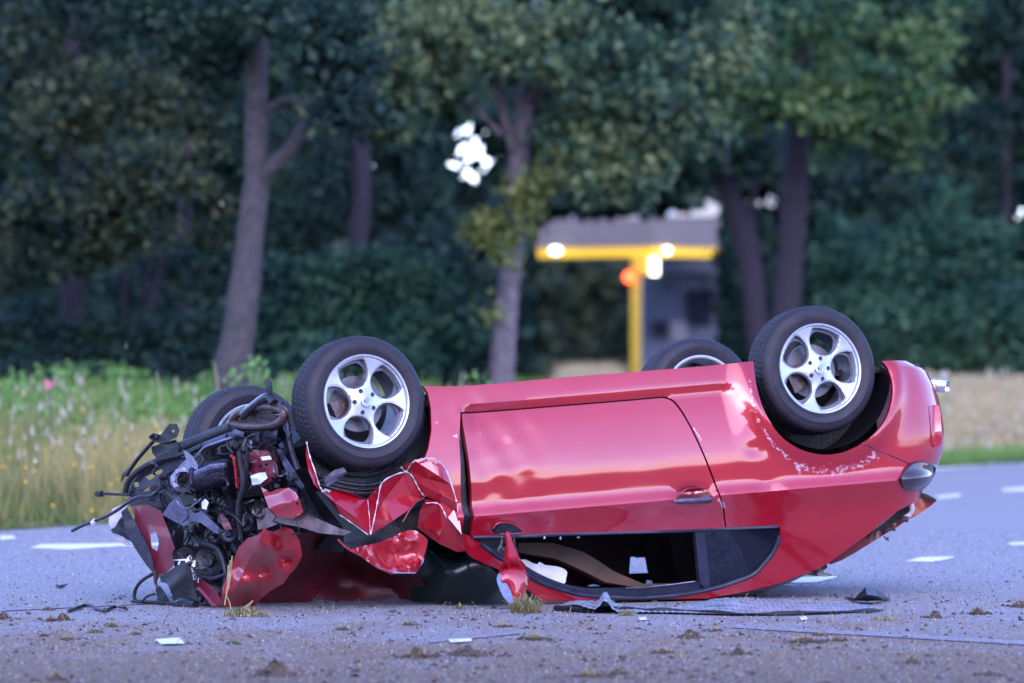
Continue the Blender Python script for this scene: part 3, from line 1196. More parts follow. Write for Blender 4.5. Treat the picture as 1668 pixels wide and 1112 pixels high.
def fold(name, pts, faces, mat, thick=0.008, parent=None, sub=0, label=None):
    """Folded sheet metal: pts (x, y, v) with v the lengthwise plane it stands in; triangles with crisp creases."""
    w = clampz(np.array([PV(float(x), float(y), v) for x, y, v in pts]), 0.01)
    tr = face_cam(w, faces)
    q, f = shell(w, tr, (0, 1, 0), thick)
    return mk(name, q, f, MAT[mat], parent or car, label=label, attr={'scuff': np.zeros(len(q))})


def edge_tube(name, pts, rad, mat='chip', parent=None, push=0.004):
    w = [PV(float(x), float(y), v) - np.array([0, push, 0]) for x, y, v in pts]
    m = MB()
    # uneven width: paint flaked off the edge
    path = smooth_path(np.array(w), 4)
    m.tube(path, [rad * 0.62 * (0.25 + 1.25 * abs(math.sin(i * 1.7 + len(path))) * abs(math.cos(i * 0.9))) for i in range(len(path))], 4)
    return m.build(name, MAT[mat], parent or car)


def folds(pts, k, seed):
    """Sum of straight sharp folds through a sheet, about -1 .. 1."""
    r = np.random.default_rng(seed)
    lo, hi = pts.min(0), pts.max(0)
    sz = np.linalg.norm(hi - lo) / 2 + 1e-6
    out = np.zeros(len(pts))
    for i in range(k):
        c = lo + (hi - lo) * r.uniform(0.1, 0.9, 2)
        a = r.uniform(0, math.pi)
        dd = ((pts - c) @ np.array([math.cos(a), math.sin(a)])) / sz
        out += r.choice([-1, 1]) * np.minimum(np.abs(dd), r.uniform(0.15, 0.6)) * r.uniform(0.6, 1.6)
    # small unevenness
    out += 0.05 * np.sin(pts[:, 0] * 0.13 + seed) * np.cos(pts[:, 1] * 0.11)
    return (out - out.mean()) * 1.5


def crumple(name, poly, dist, mat, thick=0.01, step=7.0, amp=0.02, scale=0.03, ctrl=(), sm=True, sharp=28, parent=None, label=None, facet=False):
    """Crushed sheet: outline in pixels, distance function plus control points (x, y, nearer by m, radius px) and creases."""
    pts, tr = tri_region(np.array(poly, float), [], step)
    d = np.array([float(dist(x, y)) for x, y in pts])
    for (x, y, a, r) in ctrl:
        d -= a * np.exp(-(((pts[:, 0] - x) ** 2 + (pts[:, 1] - y) ** 2) / r ** 2))
    nz = folds(pts, max(2, int(3 + scale * 30)), int(poly[0][0] * 7 + poly[0][1]))
    d -= amp * nz
    w = clampz(P(pts[:, 0], pts[:, 1], d), 0.01)
    tr = face_cam(w, tr)
    q, f = shell(w, tr, (0, 1, 0), thick)
    return mk(name, q, f, MAT[mat], parent or car, smooth=sm, sharp=sharp, label=label, attr={'scuff': np.zeros(len(q))})


# ---- torn near-side wing (front fender), folded like paper
wing = fold('torn_wing',
     [(523, 800, .80), (533, 796, .83), (571, 801, .86), (596, 814, .80), (601, 870, .90), (555, 838, .86), (545, 818, .88), (571, 806, .82), (582, 845, .90),
      (622, 786, .86), (640, 775, .84), (662, 768, .80), (676, 784, .78), (689, 806, .76), (672, 826, .80), (640, 848, .84), (608, 868, .88), (616, 813, .90), (625, 815, .80), (610, 845, .90)],
     [(0, 1, 6), (1, 2, 7), (1, 7, 6), (0, 6, 5), (7, 8, 6), (5, 6, 8), (2, 3, 7), (7, 3, 8), (3, 4, 8), (5, 8, 4),
      (3, 9, 17), (3, 17, 19), (3, 19, 4), (9, 10, 18), (9, 18, 17), (10, 11, 18), (11, 12, 18), (12, 13, 18), (13, 14, 18), (14, 15, 18), (15, 19, 18), (17, 18, 19), (15, 16, 19), (4, 19, 16)],
     'paint_clean')
fold('wing_spike', [(499.5, 721, .80), (504, 745, .83), (513, 770, .84), (524, 801, .83), (512, 790, .86), (502, 765, .86), (498, 742, .84)],
     [(0, 1, 6), (1, 5, 6), (1, 2, 5), (2, 4, 5), (2, 3, 4)], 'paint_clean', parent=None)
edge_tube('bare_edge', [(499.5, 720, .80), (505, 744, .83), (514, 770, .85), (521, 792, .84), (528, 801, .85)], 0.007)
edge_tube('bare_edge', [(524, 800, .84), (532, 797, .85), (537, 801, .86)], 0.012)
edge_tube('bare_edge', [(553, 838, .87), (575, 853, .88), (600, 871, .91)], 0.0045)
edge_tube('bare_edge', [(599, 814, .86), (602, 845, .90), (603, 871, .91)], 0.003)
edge_tube('bare_edge', [(604, 870, .91), (611, 838, .92), (616, 812, .92), (622, 787, .88), (641, 774, .86), (662, 768, .84)], 0.006)
flap = fold('wing_flap',
     [(654, 761, .80), (674, 749, .84), (699, 745, .87), (713, 750, .88), (725, 763, .88), (735, 790, .88), (744, 818, .88), (692, 778, .82), (667, 767, .78), (715, 775, .90),
      (745, 832, .86), (716, 820, .83), (690, 806, .78), (680, 786, .79), (720, 806, .87)],
     [(0, 1, 8), (1, 2, 9), (1, 9, 7), (1, 7, 8), (2, 3, 9), (3, 4, 9), (4, 5, 9), (9, 5, 7), (5, 6, 7), (8, 7, 13), (13, 7, 14), (7, 6, 14), (6, 10, 14), (10, 11, 14), (11, 12, 14), (12, 13, 14)],
     'paint_clean')
edge_tube('bare_edge', [(654, 761, .82), (662, 768, .80), (673, 752, .86), (699, 746, .89), (713, 750, .90), (726, 764, .90), (736, 790, .90), (744, 817, .90)], 0.007)
edge_tube('bare_edge', [(663, 768, .82), (672, 776, .82), (683, 797, .81), (692, 809, .80)], 0.006)
edge_tube('bare_edge', [(694, 819, .84), (712, 819, .86), (720, 827, .86), (727, 843, .86)], 0.006)
fold('wing_root', [(694, 812, .80), (716, 819, .84), (730, 843, .84), (752, 868, .82), (759, 897, .78), (745, 899, .76), (716, 886, .74), (680, 860, .70), (684, 830, .74), (720, 862, .80), (745, 822, .85), (752, 870, .86)],
     [(0, 1, 8), (1, 2, 9), (1, 9, 8), (8, 9, 7), (7, 9, 6), (9, 2, 3), (9, 3, 4), (9, 4, 5), (9, 5, 6), (1, 10, 2), (2, 10, 11), (2, 11, 3), (3, 11, 4)], 'paint_clean')
# dark gap beside the door, shade on the shut face painted in as black
side_panel('door_shut_face', [(748, 690), (755, 700), (764, 800), (768, 893), (752, 885), (748, 800)], mat='black', off=-0.035, thick=0.02, step=0.02, rear=False)
# foot of the front pillar
# ---- torn wheel-arch liner under the near front wheel
crumple('arch_liner_rag', [(496, 700), (510, 760), (530, 790), (560, 800), (600, 812), (640, 782), (668, 756), (690, 735), (696, 700), (640, 760), (600, 772), (560, 765), (520, 735)],
        lambda x, y: PV(x, y, 0.66)[1], 'black', amp=0.012, scale=0.08, thick=0.01)
m = MB()
for off, rr in ((0, 0.010), (7, 0.006), (13, 0.008)):
    m.tube(smooth_path(np.array([PV(x, y + off, 0.74) for x, y in ((520, 775), (560, 786), (600, 790), (640, 779), (672, 758))]), 5), rr, 6)
m.build('liner_rib', MAT['black_gloss'], car, smooth=True, sharp=70)
crumple('liner_flap', [(527, 779), (545, 765), (560, 761), (566, 770), (552, 781), (532, 793)], lambda x, y: PV(x, y, 0.88)[1], 'dark_metal', amp=0.006, scale=0.2, thick=0.01, step=5)

# ---- bonnet, crushed into a tent and resting on the road
bonnet_d = lambda x, y: 24.05 - 0.35 * max(0, min(1, (985 - y) / 120)) + (x - 520) * 0.0004
crumple('bonnet_shaded_side',  # right part of the bonnet, its shadow put into the colour
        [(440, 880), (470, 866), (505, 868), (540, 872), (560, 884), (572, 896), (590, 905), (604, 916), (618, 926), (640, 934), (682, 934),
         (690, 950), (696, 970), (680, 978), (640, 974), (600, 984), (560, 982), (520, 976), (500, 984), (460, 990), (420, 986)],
        lambda x, y: bonnet_d(x, y) + 0.12, 'bonnet_shade', amp=0.05, scale=0.12, step=5, sharp=24,
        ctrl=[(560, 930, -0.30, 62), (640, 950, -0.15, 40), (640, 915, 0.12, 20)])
crumple('bonnet',
        [(358, 986), (364, 952), (376, 924), (388, 892), (404, 876), (418, 872), (430, 862), (445, 866), (462, 858), (476, 862), (488, 880), (492, 905), (484, 922), (470, 938), (462, 950), (440, 962), (424, 976), (412, 990), (385, 992)],
        lambda x, y: bonnet_d(x, y) - 0.30 + 0.0016 * abs(x - 425), 'paint_clean', amp=0.085, scale=0.06, step=4, sharp=22,
        ctrl=[(440, 895, 0.10, 22), (465, 915, -0.08, 12), (430, 930, -0.05, 14), (400, 950, 0.06, 14)], label='crushed red bonnet corner standing on the road')
crumple('bonnet_flap',
        [(552, 880), (568, 895), (590, 889), (616, 884), (635, 876), (654, 867), (666, 863), (677, 864), (690, 872), (697, 879), (695, 892), (690, 908), (684, 925), (679, 932), (655, 932), (630, 928), (610, 922), (590, 908)],
        lambda x, y: PV(x, y, 0.80)[1] + 0.04, 'paint_clean', amp=0.060, scale=0.08, step=4, ctrl=[(676, 920, 0.05, 9), (655, 925, 0.04, 8), (664, 880, 0.05, 14), (640, 905, -0.05, 12)], facet=True, sharp=20)
m = MB()
m.tube(smooth_path(np.array([P(x, y, 23.62) for x, y in ((550, 878), (566, 893), (590, 906), (612, 922), (640, 934))]), 4), 0.006, 5)
m.build('bonnet_edge', MAT['inner_red'], car, smooth=True)

# ---- windscreen, crazed and folded down to the road
crumple('windscreen', [(676, 868), (700, 862), (730, 885), (757, 898), (775, 908), (800, 925), (818, 940), (822, 965), (826, 990), (770, 992), (700, 985), (668, 978), (672, 940), (690, 915), (694, 885)],
        lambda x, y: 24.12 - 0.0018 * (x - 740), 'windscreen', amp=0.03, scale=0.03, step=7, ctrl=[(735, 935, 0.16, 40), (700, 900, 0.08, 24)], thick=0.006)
# ribbed dark trim between wing and windscreen
crumple('cowl_trim', [(560, 885), (600, 872), (640, 848), (672, 828), (690, 822), (712, 850), (730, 880), (700, 880), (690, 868), (672, 862), (650, 868), (620, 882), (580, 890)],
        lambda x, y: PV(x, y, 0.60)[1], 'black', amp=0.02, scale=0.12, step=6)
m = MB()
m.tube([PV(x, y, .84) for x, y in ((690, 811), (676, 818), (666, 832), (656, 850))], 0.004, 5)
m.build('wing_wire', MAT['pink_red'], car, smooth=True)

# ---- side mirror, hanging upside down to the road
mir = np.array([(826, 868, .88, .013), (829, 882, .90, .017), (832, 900, .93, .030), (834, 915, .95, .042), (836, 925, .97, .058)])
m = MB()
pp = [PV(x, y, v) for x, y, v, r_ in mir]
m.tube(smooth_path(np.array(pp), 4), np.interp(np.linspace(0, 4, 17), range(5), mir[:, 3]), 12)
mstem = m.build('mirror_arm', MAT['paint_clean'], car, smooth=True, sharp=70)
MIRR = arc([(812, 931), (826, 925), (846, 924), (857, 931), (862, 944), (858, 962), (850, 980), (838, 990), (830, 978), (822, 958)], 3)
pts, tr = tri_region(np.array(MIRR, float), [], 4.0)
c = pts.mean(0)
edge = np.array([min(np.linalg.norm(p - np.array(q)) for q in MIRR) for p in pts])
h = 0.05 * np.sqrt(np.clip(1 - (1 - np.clip(edge / 18, 0, 1)) ** 2, 0, 1))
d = np.array([PV(x, y, 0.98)[1] for x, y in pts])
w = clampz(P(pts[:, 0], pts[:, 1], d - h), 0.012)
tr = face_cam(w, tr)
q, f = shell(w, tr, (0, 1, 0), 0.10)
shellm = mk('mirror_shell', clampz(q), f, MAT['paint_clean'], car, smooth=True, sharp=50)
crumple('mirror_glass', arc([(812, 934), (819, 938), (828, 955), (835, 972), (838, 986), (830, 983), (820, 972), (812, 955), (809, 942), (812, 934)], 2)[:-1],
        lambda x, y: PV(x, y, 1.0)[1] - 0.02, 'mirror_glass', amp=0.001, step=4, thick=0.03)
m = MB()
for pth in (((818, 872), (817, 885), (812, 896), (818, 905)), ((836, 868), (838, 885), (842, 900), (846, 912)), ((822, 870), (830, 878), (838, 893))):
    m.tube(smooth_path(np.array([PV(x, y, .89) for x, y in pth]), 4), 0.005, 5)
m.build('mirror_cable', MAT['black_gloss'], car, smooth=True)
for (x, y) in ((816, 891), (820, 894), (913, 876), (942, 875), (887, 875)):
    m = MB()
    m.box(PV(x, y, .86), .013, .008, .008, Matrix.Rotation(random.random() * 3, 3, 'Y'))
    m.build('glass_crumb', MAT['light_metal'], car)

# ---- airbag hanging in the window
crumple('airbag_cloth', arc([(848, 912), (856, 911), (866, 916), (874, 920), (879, 915), (888, 920), (905, 922), (918, 926), (924, 932), (922, 942), (920, 950), (908, 950), (900, 948), (893, 942), (878, 934), (862, 925), (852, 918), (848, 912)], 2)[:-1],
        lambda x, y: PV(x, y, 0.50)[1], 'cloth', amp=0.016, scale=0.16, step=3.5, thick=0.006, ctrl=[(890, 932, .03, 12)])


# ================================================================== ENGINE BAY
def rod(name, pxs, rad, mat, push=0.0, n=7, parent=None, sub=4, flat=None):
    pts = []
    for p in pxs:
        x, y = p[0], p[1]
        pu = p[2] if len(p) > 2 else push
        pts.append(FP(x, y, pu))
    path = smooth_path(np.array(pts), sub) if len(pts) > 2 else pts
    path = [np.array([q[0], q[1], max(q[2], 0.012)]) for q in path]
    m = MB()
    m.tube(path, rad, n)
    return m.build(name, MAT[mat], parent or car, smooth=True, sharp=50)


def plate(name, poly, mat, push=0.0, thick=0.012, amp=0.008, holes=(), step=6.0, slope=(0, 0), parent=None, scale=0.11):
    pts, tr = tri_region(np.array(poly, float), [np.array(h, float) for h in holes], step)
    c = pts.mean(0)
    nz = folds(pts, 4, int(poly[0][0] * 5 + poly[0][1] * 3))
    d = FD(pts[:, 0], push) - amp * nz + (pts[:, 0] - c[0]) * slope[0] + (pts[:, 1] - c[1]) * slope[1]
    w = clampz(P(pts[:, 0], pts[:, 1], d), 0.012)
    tr = face_cam(w, tr)
    q, f = shell(w, tr, (0, 1, 0), thick)
    return mk(name, q, f, MAT[mat], parent or car, smooth=True, sharp=22, attr={'scuff': np.zeros(len(q))})


def circ(x, y, r, n=10, sq=1.0):
    return [(x + r * math.cos(2 * math.pi * k / n), y + sq * r * math.sin(2 * math.pi * k / n)) for k in range(n)]


# engine: cast block with ribs, rear of the bay
m = MB()
M3 = Matrix(B).transposed().to_3x3() if False else Matrix((UU, VV, WW)).transposed()
for (x, y, push, sx, sy, sz) in ((390, 800, -0.42, .45, .50, .40), (345, 850, -0.35, .35, .55, .34), (430, 760, -0.45, .40, .40, .30), (360, 905, -0.30, .30, .40, .22)):
    m.box(FP(x, y, push), sx, sy, sz, M3)
for k in range(9):
    m.box(FP(300 + k * 15, 868, -0.12), .012, .03, .16, M3)
m.build('engine_block', MAT['black_gloss'], car)
crumple('engine_bulkhead', [(300, 740), (380, 700), (470, 690), (500, 720), (505, 790), (560, 860), (560, 900), (470, 890), (400, 880), (380, 960), (360, 985), (322, 985), (300, 940), (282, 880), (262, 830), (240, 800), (270, 760)],
        lambda x, y: FD(x, -0.28), 'black', amp=0.09, scale=0.3, step=6, sharp=15)
# cross member, grey and dark beams
plate('cross_member', [(206, 803), (212, 783), (232, 764), (262, 750), (300, 742), (318, 745), (300, 765), (270, 782), (240, 795), (215, 812)], 'dark_metal', 0.10, 0.03, 0.006,
      [circ(222, 789, 4.5), [(236, 777), (262, 764), (268, 767), (244, 782)]], 4.0)
rod('cross_member_lip', [(203, 806), (210, 782), (232, 762), (262, 748), (302, 738), (330, 726)], 0.014, 'black', 0.14)
rod('subframe_beam', [(262, 745), (300, 728), (340, 712), (380, 696)], 0.034, 'black', 0.05, 8)
rod('subframe_beam', [(300, 742), (330, 728), (360, 716), (388, 706)], 0.020, 'blue_metal', 0.12, 6)
rod('stay_rod', [(320, 745), (332, 730), (350, 722), (380, 712)], 0.006, 'light_metal', 0.20, 6)
plate('gearbox_bracket', [(377, 700), (392, 694), (410, 696), (436, 694), (452, 700), (450, 722), (432, 728), (404, 730), (384, 726)], 'dark_metal', 0.12, 0.06, 0.012, [circ(411, 724, 2.5, 8)], 4.5)
plate('gearbox_tab', [(374, 706), (383, 699), (398, 704), (396, 712), (384, 712)], 'blue_metal', 0.18, 0.03, 0.006, (), 4)
# suspension arm: open cast wishbone
rod('suspension_arm', [(378, 690), (382, 678), (398, 668), (425, 662), (450, 664), (462, 672), (455, 688), (430, 694), (400, 694), (380, 690)], 0.021, 'rust', 0.14, 8)
plate('suspension_arm_web', [(384, 686), (390, 676), (412, 670), (440, 670), (452, 678), (440, 688), (410, 692)], 'rust', 0.10, 0.03, 0.01, [circ(430, 680, 6, 8, .6)], 4)
rod('strut', [(396, 676), (415, 660), (436, 646), (446, 656)], 0.022, 'black_gloss', 0.16, 8)
plate('strut_bracket', [(431, 618), (437, 614), (443, 622), (444, 640), (450, 650), (447, 662), (436, 660), (434, 640)], 'black', 0.16, 0.03, 0.006, (), 4)
rod('drive_shaft', [(446, 656), (462, 668), (470, 700), (474, 730), (486, 765)], 0.014, 'dark_metal', 0.10)
rod('suspension_spring', [(452 + 9 * math.cos(k * 1.05), 655 + k * 1.1 + 2.5 * math.sin(k * 1.05)) for k in range(40)], 0.006, 'black', 0.02, 5, sub=2)
plate('side_rail', [(444, 700), (458, 690), (470, 716), (480, 760), (498, 800), (520, 840), (545, 862), (530, 864), (505, 848), (478, 810), (462, 775), (450, 735)], 'dark_metal', 0.02, 0.05, 0.012, (), 6)
plate('side_rail_flange', [(450, 732), (456, 730), (476, 760), (496, 792), (492, 798), (470, 776)], 'blue_metal', 0.10, 0.02, 0.006, (), 5)
# oil-pan like electric motor and ring beside it
a = FP(306, 781, 0.26)
b = FP(384, 768, 0.10)
ax = (b - a) / np.linalg.norm(b - a)
v, f = lathe([(0.0, 0.03), (0.050, 0.03), (0.062, 0.05), (0.066, 0.10), (0.066, 0.20), (0.060, 0.23), (0.0, 0.235)], 20, a, ax, (0, 0, 1))
mk('starter_motor', v, f, MAT['dark_metal'], car, smooth=True, sharp=45)
v, f = lathe([(0.036, 0.0), (0.056, -0.004), (0.058, 0.02), (0.040, 0.03), (0.036, 0.0)], 14, a - ax * 0.03 + np.array([0, -0.05, 0]), ax * 0.35 + np.array([0, -0.9, 0.1]), (0, 0, 1))
vv_ = np.array(v) + rng.normal(0, 0.0035, (len(v), 3))
mk('pulley_ring', vv_, f, MAT['light_metal'], car, smooth=True, sharp=30)
v, f = lathe([(0.0, 0.02), (0.018, 0.0), (0.034, 0.012), (0.038, 0.03)], 12, a - ax * 0.02 + np.array([0, -0.03, 0]), (0.2, -0.95, 0.1), (0, 0, 1))
mk('pulley_hub', v, f, MAT['black_gloss'], car)
plate('heat_shield', [(285, 772), (292, 758), (303, 748), (298, 732), (304, 735), (314, 743), (322, 757), (322, 766), (312, 760), (304, 768), (297, 790), (288, 793)], 'light_metal', 0.30, 0.012, 0.014, (), 3.5)
m = MB()
m.tube([FP(318, 771, .36), FP(345, 760, .30), FP(368, 757, .26)], [0.012, 0.014, 0.012], 6)
m.build('motor_highlight', MAT['light_metal'], car, smooth=True)  # pale strip added as the highlight along the motor
# red inner wing with labels
irw = plate('inner_wing', [(406, 738), (414, 732), (436, 734), (446, 742), (452, 760), (454, 775), (440, 786), (425, 794), (412, 786), (405, 768)], 'pink_red', 0.14, 0.02, 0.012, [circ(424, 759, 2.6, 8), circ(434, 757, 2.2, 8)], 4)
plate('label_sticker', [(424, 744), (440, 742), (443, 748), (427, 750)], 'white_label', 0.19, 0.004, 0.002, (), 4, parent=irw)
plate('label_sticker', [(408, 775), (420, 770), (432, 769), (436, 778), (424, 788), (411, 790)], 'white_label', 0.20, 0.004, 0.01, (), 4, parent=irw)
rod('red_edge_strip', [(376, 742), (381, 746), (384, 765), (387, 795)], 0.008, 'paint_clean', 0.2, 5)
rod('hose', [(390, 735), (393, 760), (396, 790), (388, 830), (392, 880)], 0.013, 'black', 0.24, 7)
rod('hose', [(404, 728), (402, 760), (398, 790)], 0.010, 'dark_metal', 0.20, 7)
# corner of the wing torn over the engine
plate('torn_wing_corner', [(425, 793), (433, 797), (440, 802), (452, 796), (470, 794), (482, 802), (490, 818), (494, 834), (478, 844), (452, 842), (438, 828), (432, 812)], 'paint_clean', 0.34, 0.01, 0.022, [circ(484, 820, 2.2, 8)], 4)
plate('scraped_filler_panel', [(418, 846), (424, 832), (434, 826), (450, 842), (480, 842), (495, 832), (520, 846), (552, 860), (572, 866), (560, 872), (520, 868), (488, 858), (455, 852), (430, 862), (420, 862)], 'beige', 0.26, 0.012, 0.018, (), 5)
# grey support plate crossing the bay
plate('radiator_bracket', [(264, 838), (276, 820), (290, 806), (296, 818), (304, 830), (318, 836), (328, 832), (342, 844), (362, 864), (358, 870), (350, 868), (328, 852), (312, 848), (300, 857), (282, 848)], 'blue_metal', 0.34, 0.012, 0.006, (), 4.5)
rod('wire_bow', [(288, 816), (294, 824), (306, 828), (318, 820), (328, 812)], 0.0045, 'light_metal', 0.38, 5)
plate('plastic_clip', [(328, 818), (334, 812), (340, 818), (336, 830), (329, 828)], 'white_label', 0.36, 0.012, 0.003, (), 3)
plate('torn_bracket', [(356, 838), (362, 836), (374, 852), (378, 862), (366, 862), (360, 852), (362, 848)], 'pink_red', 0.36, 0.01, 0.006, (), 3)
# radiator support, red, hanging at the far corner
plate('radiator_support', [(218, 824), (240, 822), (262, 832), (276, 868), (286, 896), (284, 920), (270, 934), (262, 936), (251, 952), (248, 926), (246, 905), (236, 880), (220, 850)], 'pink_red', 0.30, 0.02, 0.014,
      [[(244, 870), (254, 866), (259, 882), (256, 898), (247, 892)]], 5)
plate('support_edge', [(197, 834), (206, 826), (220, 850), (236, 880), (247, 906), (252, 936), (238, 920), (222, 896), (206, 870)], 'dark_metal', 0.34, 0.02, 0.006, (), 5)
plate('support_shade', [(205, 815), (225, 800), (262, 800), (290, 830), (300, 870), (296, 900), (286, 930), (276, 880), (262, 836), (240, 822), (214, 826)], 'black', 0.20, 0.02, 0.02, (), 6)  # black sheet standing in for the shade behind the red support
# pale shell of the far headlamp
lampshell = plate('headlamp_shell', [(178, 838), (184, 828), (198, 822), (208, 822), (204, 834), (194, 846), (188, 858), (180, 862), (177, 852)], 'white_plastic', 0.22, 0.04, 0.004, (), 4, slope=(0.002, 0.0))
plate('headlamp_shell', [(178, 862), (186, 872), (200, 874), (212, 886), (218, 888), (206, 888), (190, 880), (180, 872)], 'white_plastic', 0.18, 0.03, 0.004, (), 4)
plate('headlamp_hollow', [(178, 858), (190, 850), (205, 840), (214, 860), (222, 884), (210, 880), (196, 872), (184, 868)], 'black', 0.10, 0.05, 0.008, (), 5)
# bent rod with blade, upper left
rod('wiper_linkage', [(206, 774), (222, 750), (240, 729), (252, 716)], 0.010, 'black', 0.12, 6)
plate('linkage_blade', [(196, 784), (199, 772), (207, 764), (211, 760), (210, 768), (205, 775), (199, 784)], 'black', 0.12, 0.008, 0.002, (), 3)
plate('linkage_bracket', [(243, 713), (250, 706), (262, 708), (268, 700), (276, 690), (288, 690), (292, 700), (288, 712), (276, 718), (262, 722), (252, 720)], 'black', 0.14, 0.03, 0.008, [circ(282, 702, 2.5, 7)], 3.5)
plate('linkage_bracket', [(246, 728), (262, 722), (285, 716), (292, 726), (290, 738), (270, 744), (255, 746), (248, 738)], 'black', 0.10, 0.04, 0.01, (), 4)
rod('linkage_hook', [(244, 712), (249, 715), (255, 712), (250, 707), (244, 712)], 0.006, 'black', 0.15, 5)
# cables sticking out
rod('battery_cable', [(117.6, 864.5), (134, 856), (150, 850), (175, 840), (195, 828), (213, 815), (228, 809), (245, 808), (256, 800), (262, 792)], 0.0085, 'dark_metal', 0.45, 7)
rod('cable_clip', [(151, 852), (155, 848)], 0.014, 'white_label', 0.45, 6)
rod('bolt_rod', [(168, 804), (190, 805), (212, 806)], 0.007, 'black', 0.25, 6)
rod('bolt_head', [(158, 804), (161, 804), (166, 804)], 0.015, 'black', 0.25, 6)
rod('cable', [(248, 935), (236, 942), (226, 951), (219, 966), (221, 980), (229, 990), (244, 994), (264, 995), (284, 996)], 0.009, 'black', 0.40, 7)
rod('cable', [(252, 967), (240, 971), (233, 978), (227, 985), (214, 991)], 0.006, 'black', 0.45, 6)
rod('connector_strap', [(256, 930), (254, 948), (256, 958)], 0.006, 'black', 0.36, 5)
plate('connector_box', [(253, 960), (259, 954), (266, 964), (275, 978), (273, 983), (262, 984), (257, 974)], 'black', 0.38, 0.05, 0.004, (), 4)
# lower black plastic: bumper carrier down to the road
plate('bumper_carrier', [(260, 938), (270, 934), (286, 922), (300, 915), (310, 926), (314, 945), (322, 975), (324, 992), (312, 1000), (296, 999), (284, 990), (280, 968), (272, 950), (262, 948)], 'black', 0.42, 0.06, 0.02, (), 5)
rod('bumper_foot', [(286, 990), (296, 980), (310, 984), (318, 994), (306, 1000), (292, 998)], 0.020, 'black_gloss', 0.44, 7)
# pulleys and the cracked lamp in the middle
for (x, y, r, push, mt) in ((300, 905, .055, .30, 'black_gloss'), (340, 912, .085, .26, 'black'), (372, 868, .045, .30, 'dark_metal'), (345, 870, .05, .24, 'black_gloss'), (420, 830, .04, .28, 'black_gloss'), (398, 850, .05, .2, 'dark_metal')):
    v, f = lathe([(0.0, 0.01), (r * .35, 0.012), (r * .4, -0.01), (r * .8, -0.006), (r, 0.012), (r * 1.02, -0.02), (r * .9, -0.05)], 16, FP(x, y, push), (-0.3, -0.9, 0.1 * math.sin(x)), (0, 0, 1))
    mk('pulley', np.array(v) + rng.normal(0, 0.0015, (len(v), 3)), f, MAT[mt], car, smooth=True, sharp=35)
for (x, y) in ((299, 900), (304, 898), (310, 912), (306, 918), (303, 925), (311, 935)):
    pass
m = MB()
for k in range(16):
    x, y = 305 + rng.normal(0, 5) + k * 0.6, 908 + k * 2.6 + rng.normal(0, 3)
    c = FP(x, y, 0.36)
    s = 0.012 + 0.012 * rng.random()
    p3 = [c + rng.normal(0, s, 3) * np.array([1, .4, 1]) for _ in range(3)]
    m.add(p3 + [q + np.array([0, .004, 0]) for q in p3], [(0, 1, 2), (5, 4, 3), (0, 3, 4, 1), (1, 4, 5, 2), (2, 5, 3, 0)])
m.build('lamp_glass_shard', MAT['white_label'], car)
plate('torn_slam_panel', [(316, 946), (330, 942), (352, 962), (366, 988), (352, 994), (338, 982), (324, 962)], 'pink_red', 0.34, 0.015, 0.012, (), 4.5)
rod('torn_slam_rib', [(324, 958), (340, 976), (352, 992)], 0.010, 'pink_red', 0.40, 6)
rod('hose', [(316, 925), (326, 938), (346, 942), (366, 936)], 0.009, 'dark_metal', 0.34, 7)
rod('hose', [(330, 885), (352, 892), (362, 910), (368, 940), (362, 972)], 0.011, 'black', 0.32, 7)
# wiring loom and small scrap, filling the bay
rr_ = np.random.default_rng(5)
BAY = np.array([(240, 800), (300, 745), (380, 705), (450, 700), (480, 760), (500, 830), (420, 870), (380, 950), (360, 985), (320, 990), (300, 940), (270, 860)], float)
cnt = 0
mats = ['black', 'black_gloss', 'dark_metal', 'black', 'dark_metal', 'rust', 'pink_red', 'blue_metal']
while cnt < 85:
    x, y = rr_.uniform(240, 500), rr_.uniform(700, 990)
    if not in_poly(np.array([[x, y]]), BAY)[0]:
        continue
    n = rr_.integers(3, 6)
    pth = [(x, y, rr_.uniform(0.05, 0.28))]
    a = rr_.uniform(0, 6.28)
    for k in range(n):
        a += rr_.normal(0, 0.8)
        pth.append((pth[-1][0] + 12 * math.cos(a), pth[-1][1] + 12 * math.sin(a), pth[-1][2] + rr_.normal(0, 0.03)))
    rod('wire' if rr_.random() < .6 else 'hose', pth, rr_.uniform(0.003, 0.008), mats[rr_.integers(0, 5)], 0, 5, sub=3)
    cnt += 1
cnt = 0
while cnt < 130:
    x, y = rr_.uniform(235, 500), rr_.uniform(700, 990)
    if not in_poly(np.array([[x, y]]), BAY)[0]:
        continue
    s = rr_.uniform(3.5, 11)
    k = rr_.integers(4, 7)
    aa = np.sort(rr_.uniform(0, 6.28, k))
    if np.diff(np.concatenate([aa, [aa[0] + 6.28]])).max() > 3:
        continue
    poly = [(x + s * rr_.uniform(.5, 1.2) * math.cos(t), y + s * rr_.uniform(.5, 1.2) * math.sin(t)) for t in aa]
    try:
        plate('scrap_bracket', poly, mats[rr_.integers(0, 8)], rr_.uniform(0.05, 0.24), rr_.uniform(.01, .04), 0.01, (), 4, slope=(rr_.normal(0, .006), rr_.normal(0, .006)))
    except Exception:
        continue
    cnt += 1

# ---- hatch: hanging open behind the pillar, its edge and spoiler show beyond the roof line
def hatch_piece(name, poly, d0, mat, thick, amp=0.002, sx=0.0, parent=None, step=6):
    return crumple(name, poly, lambda x, y: d0 + sx * (x - 1430), mat, amp=amp, scale=0.05, step=step, thick=thick, parent=parent)


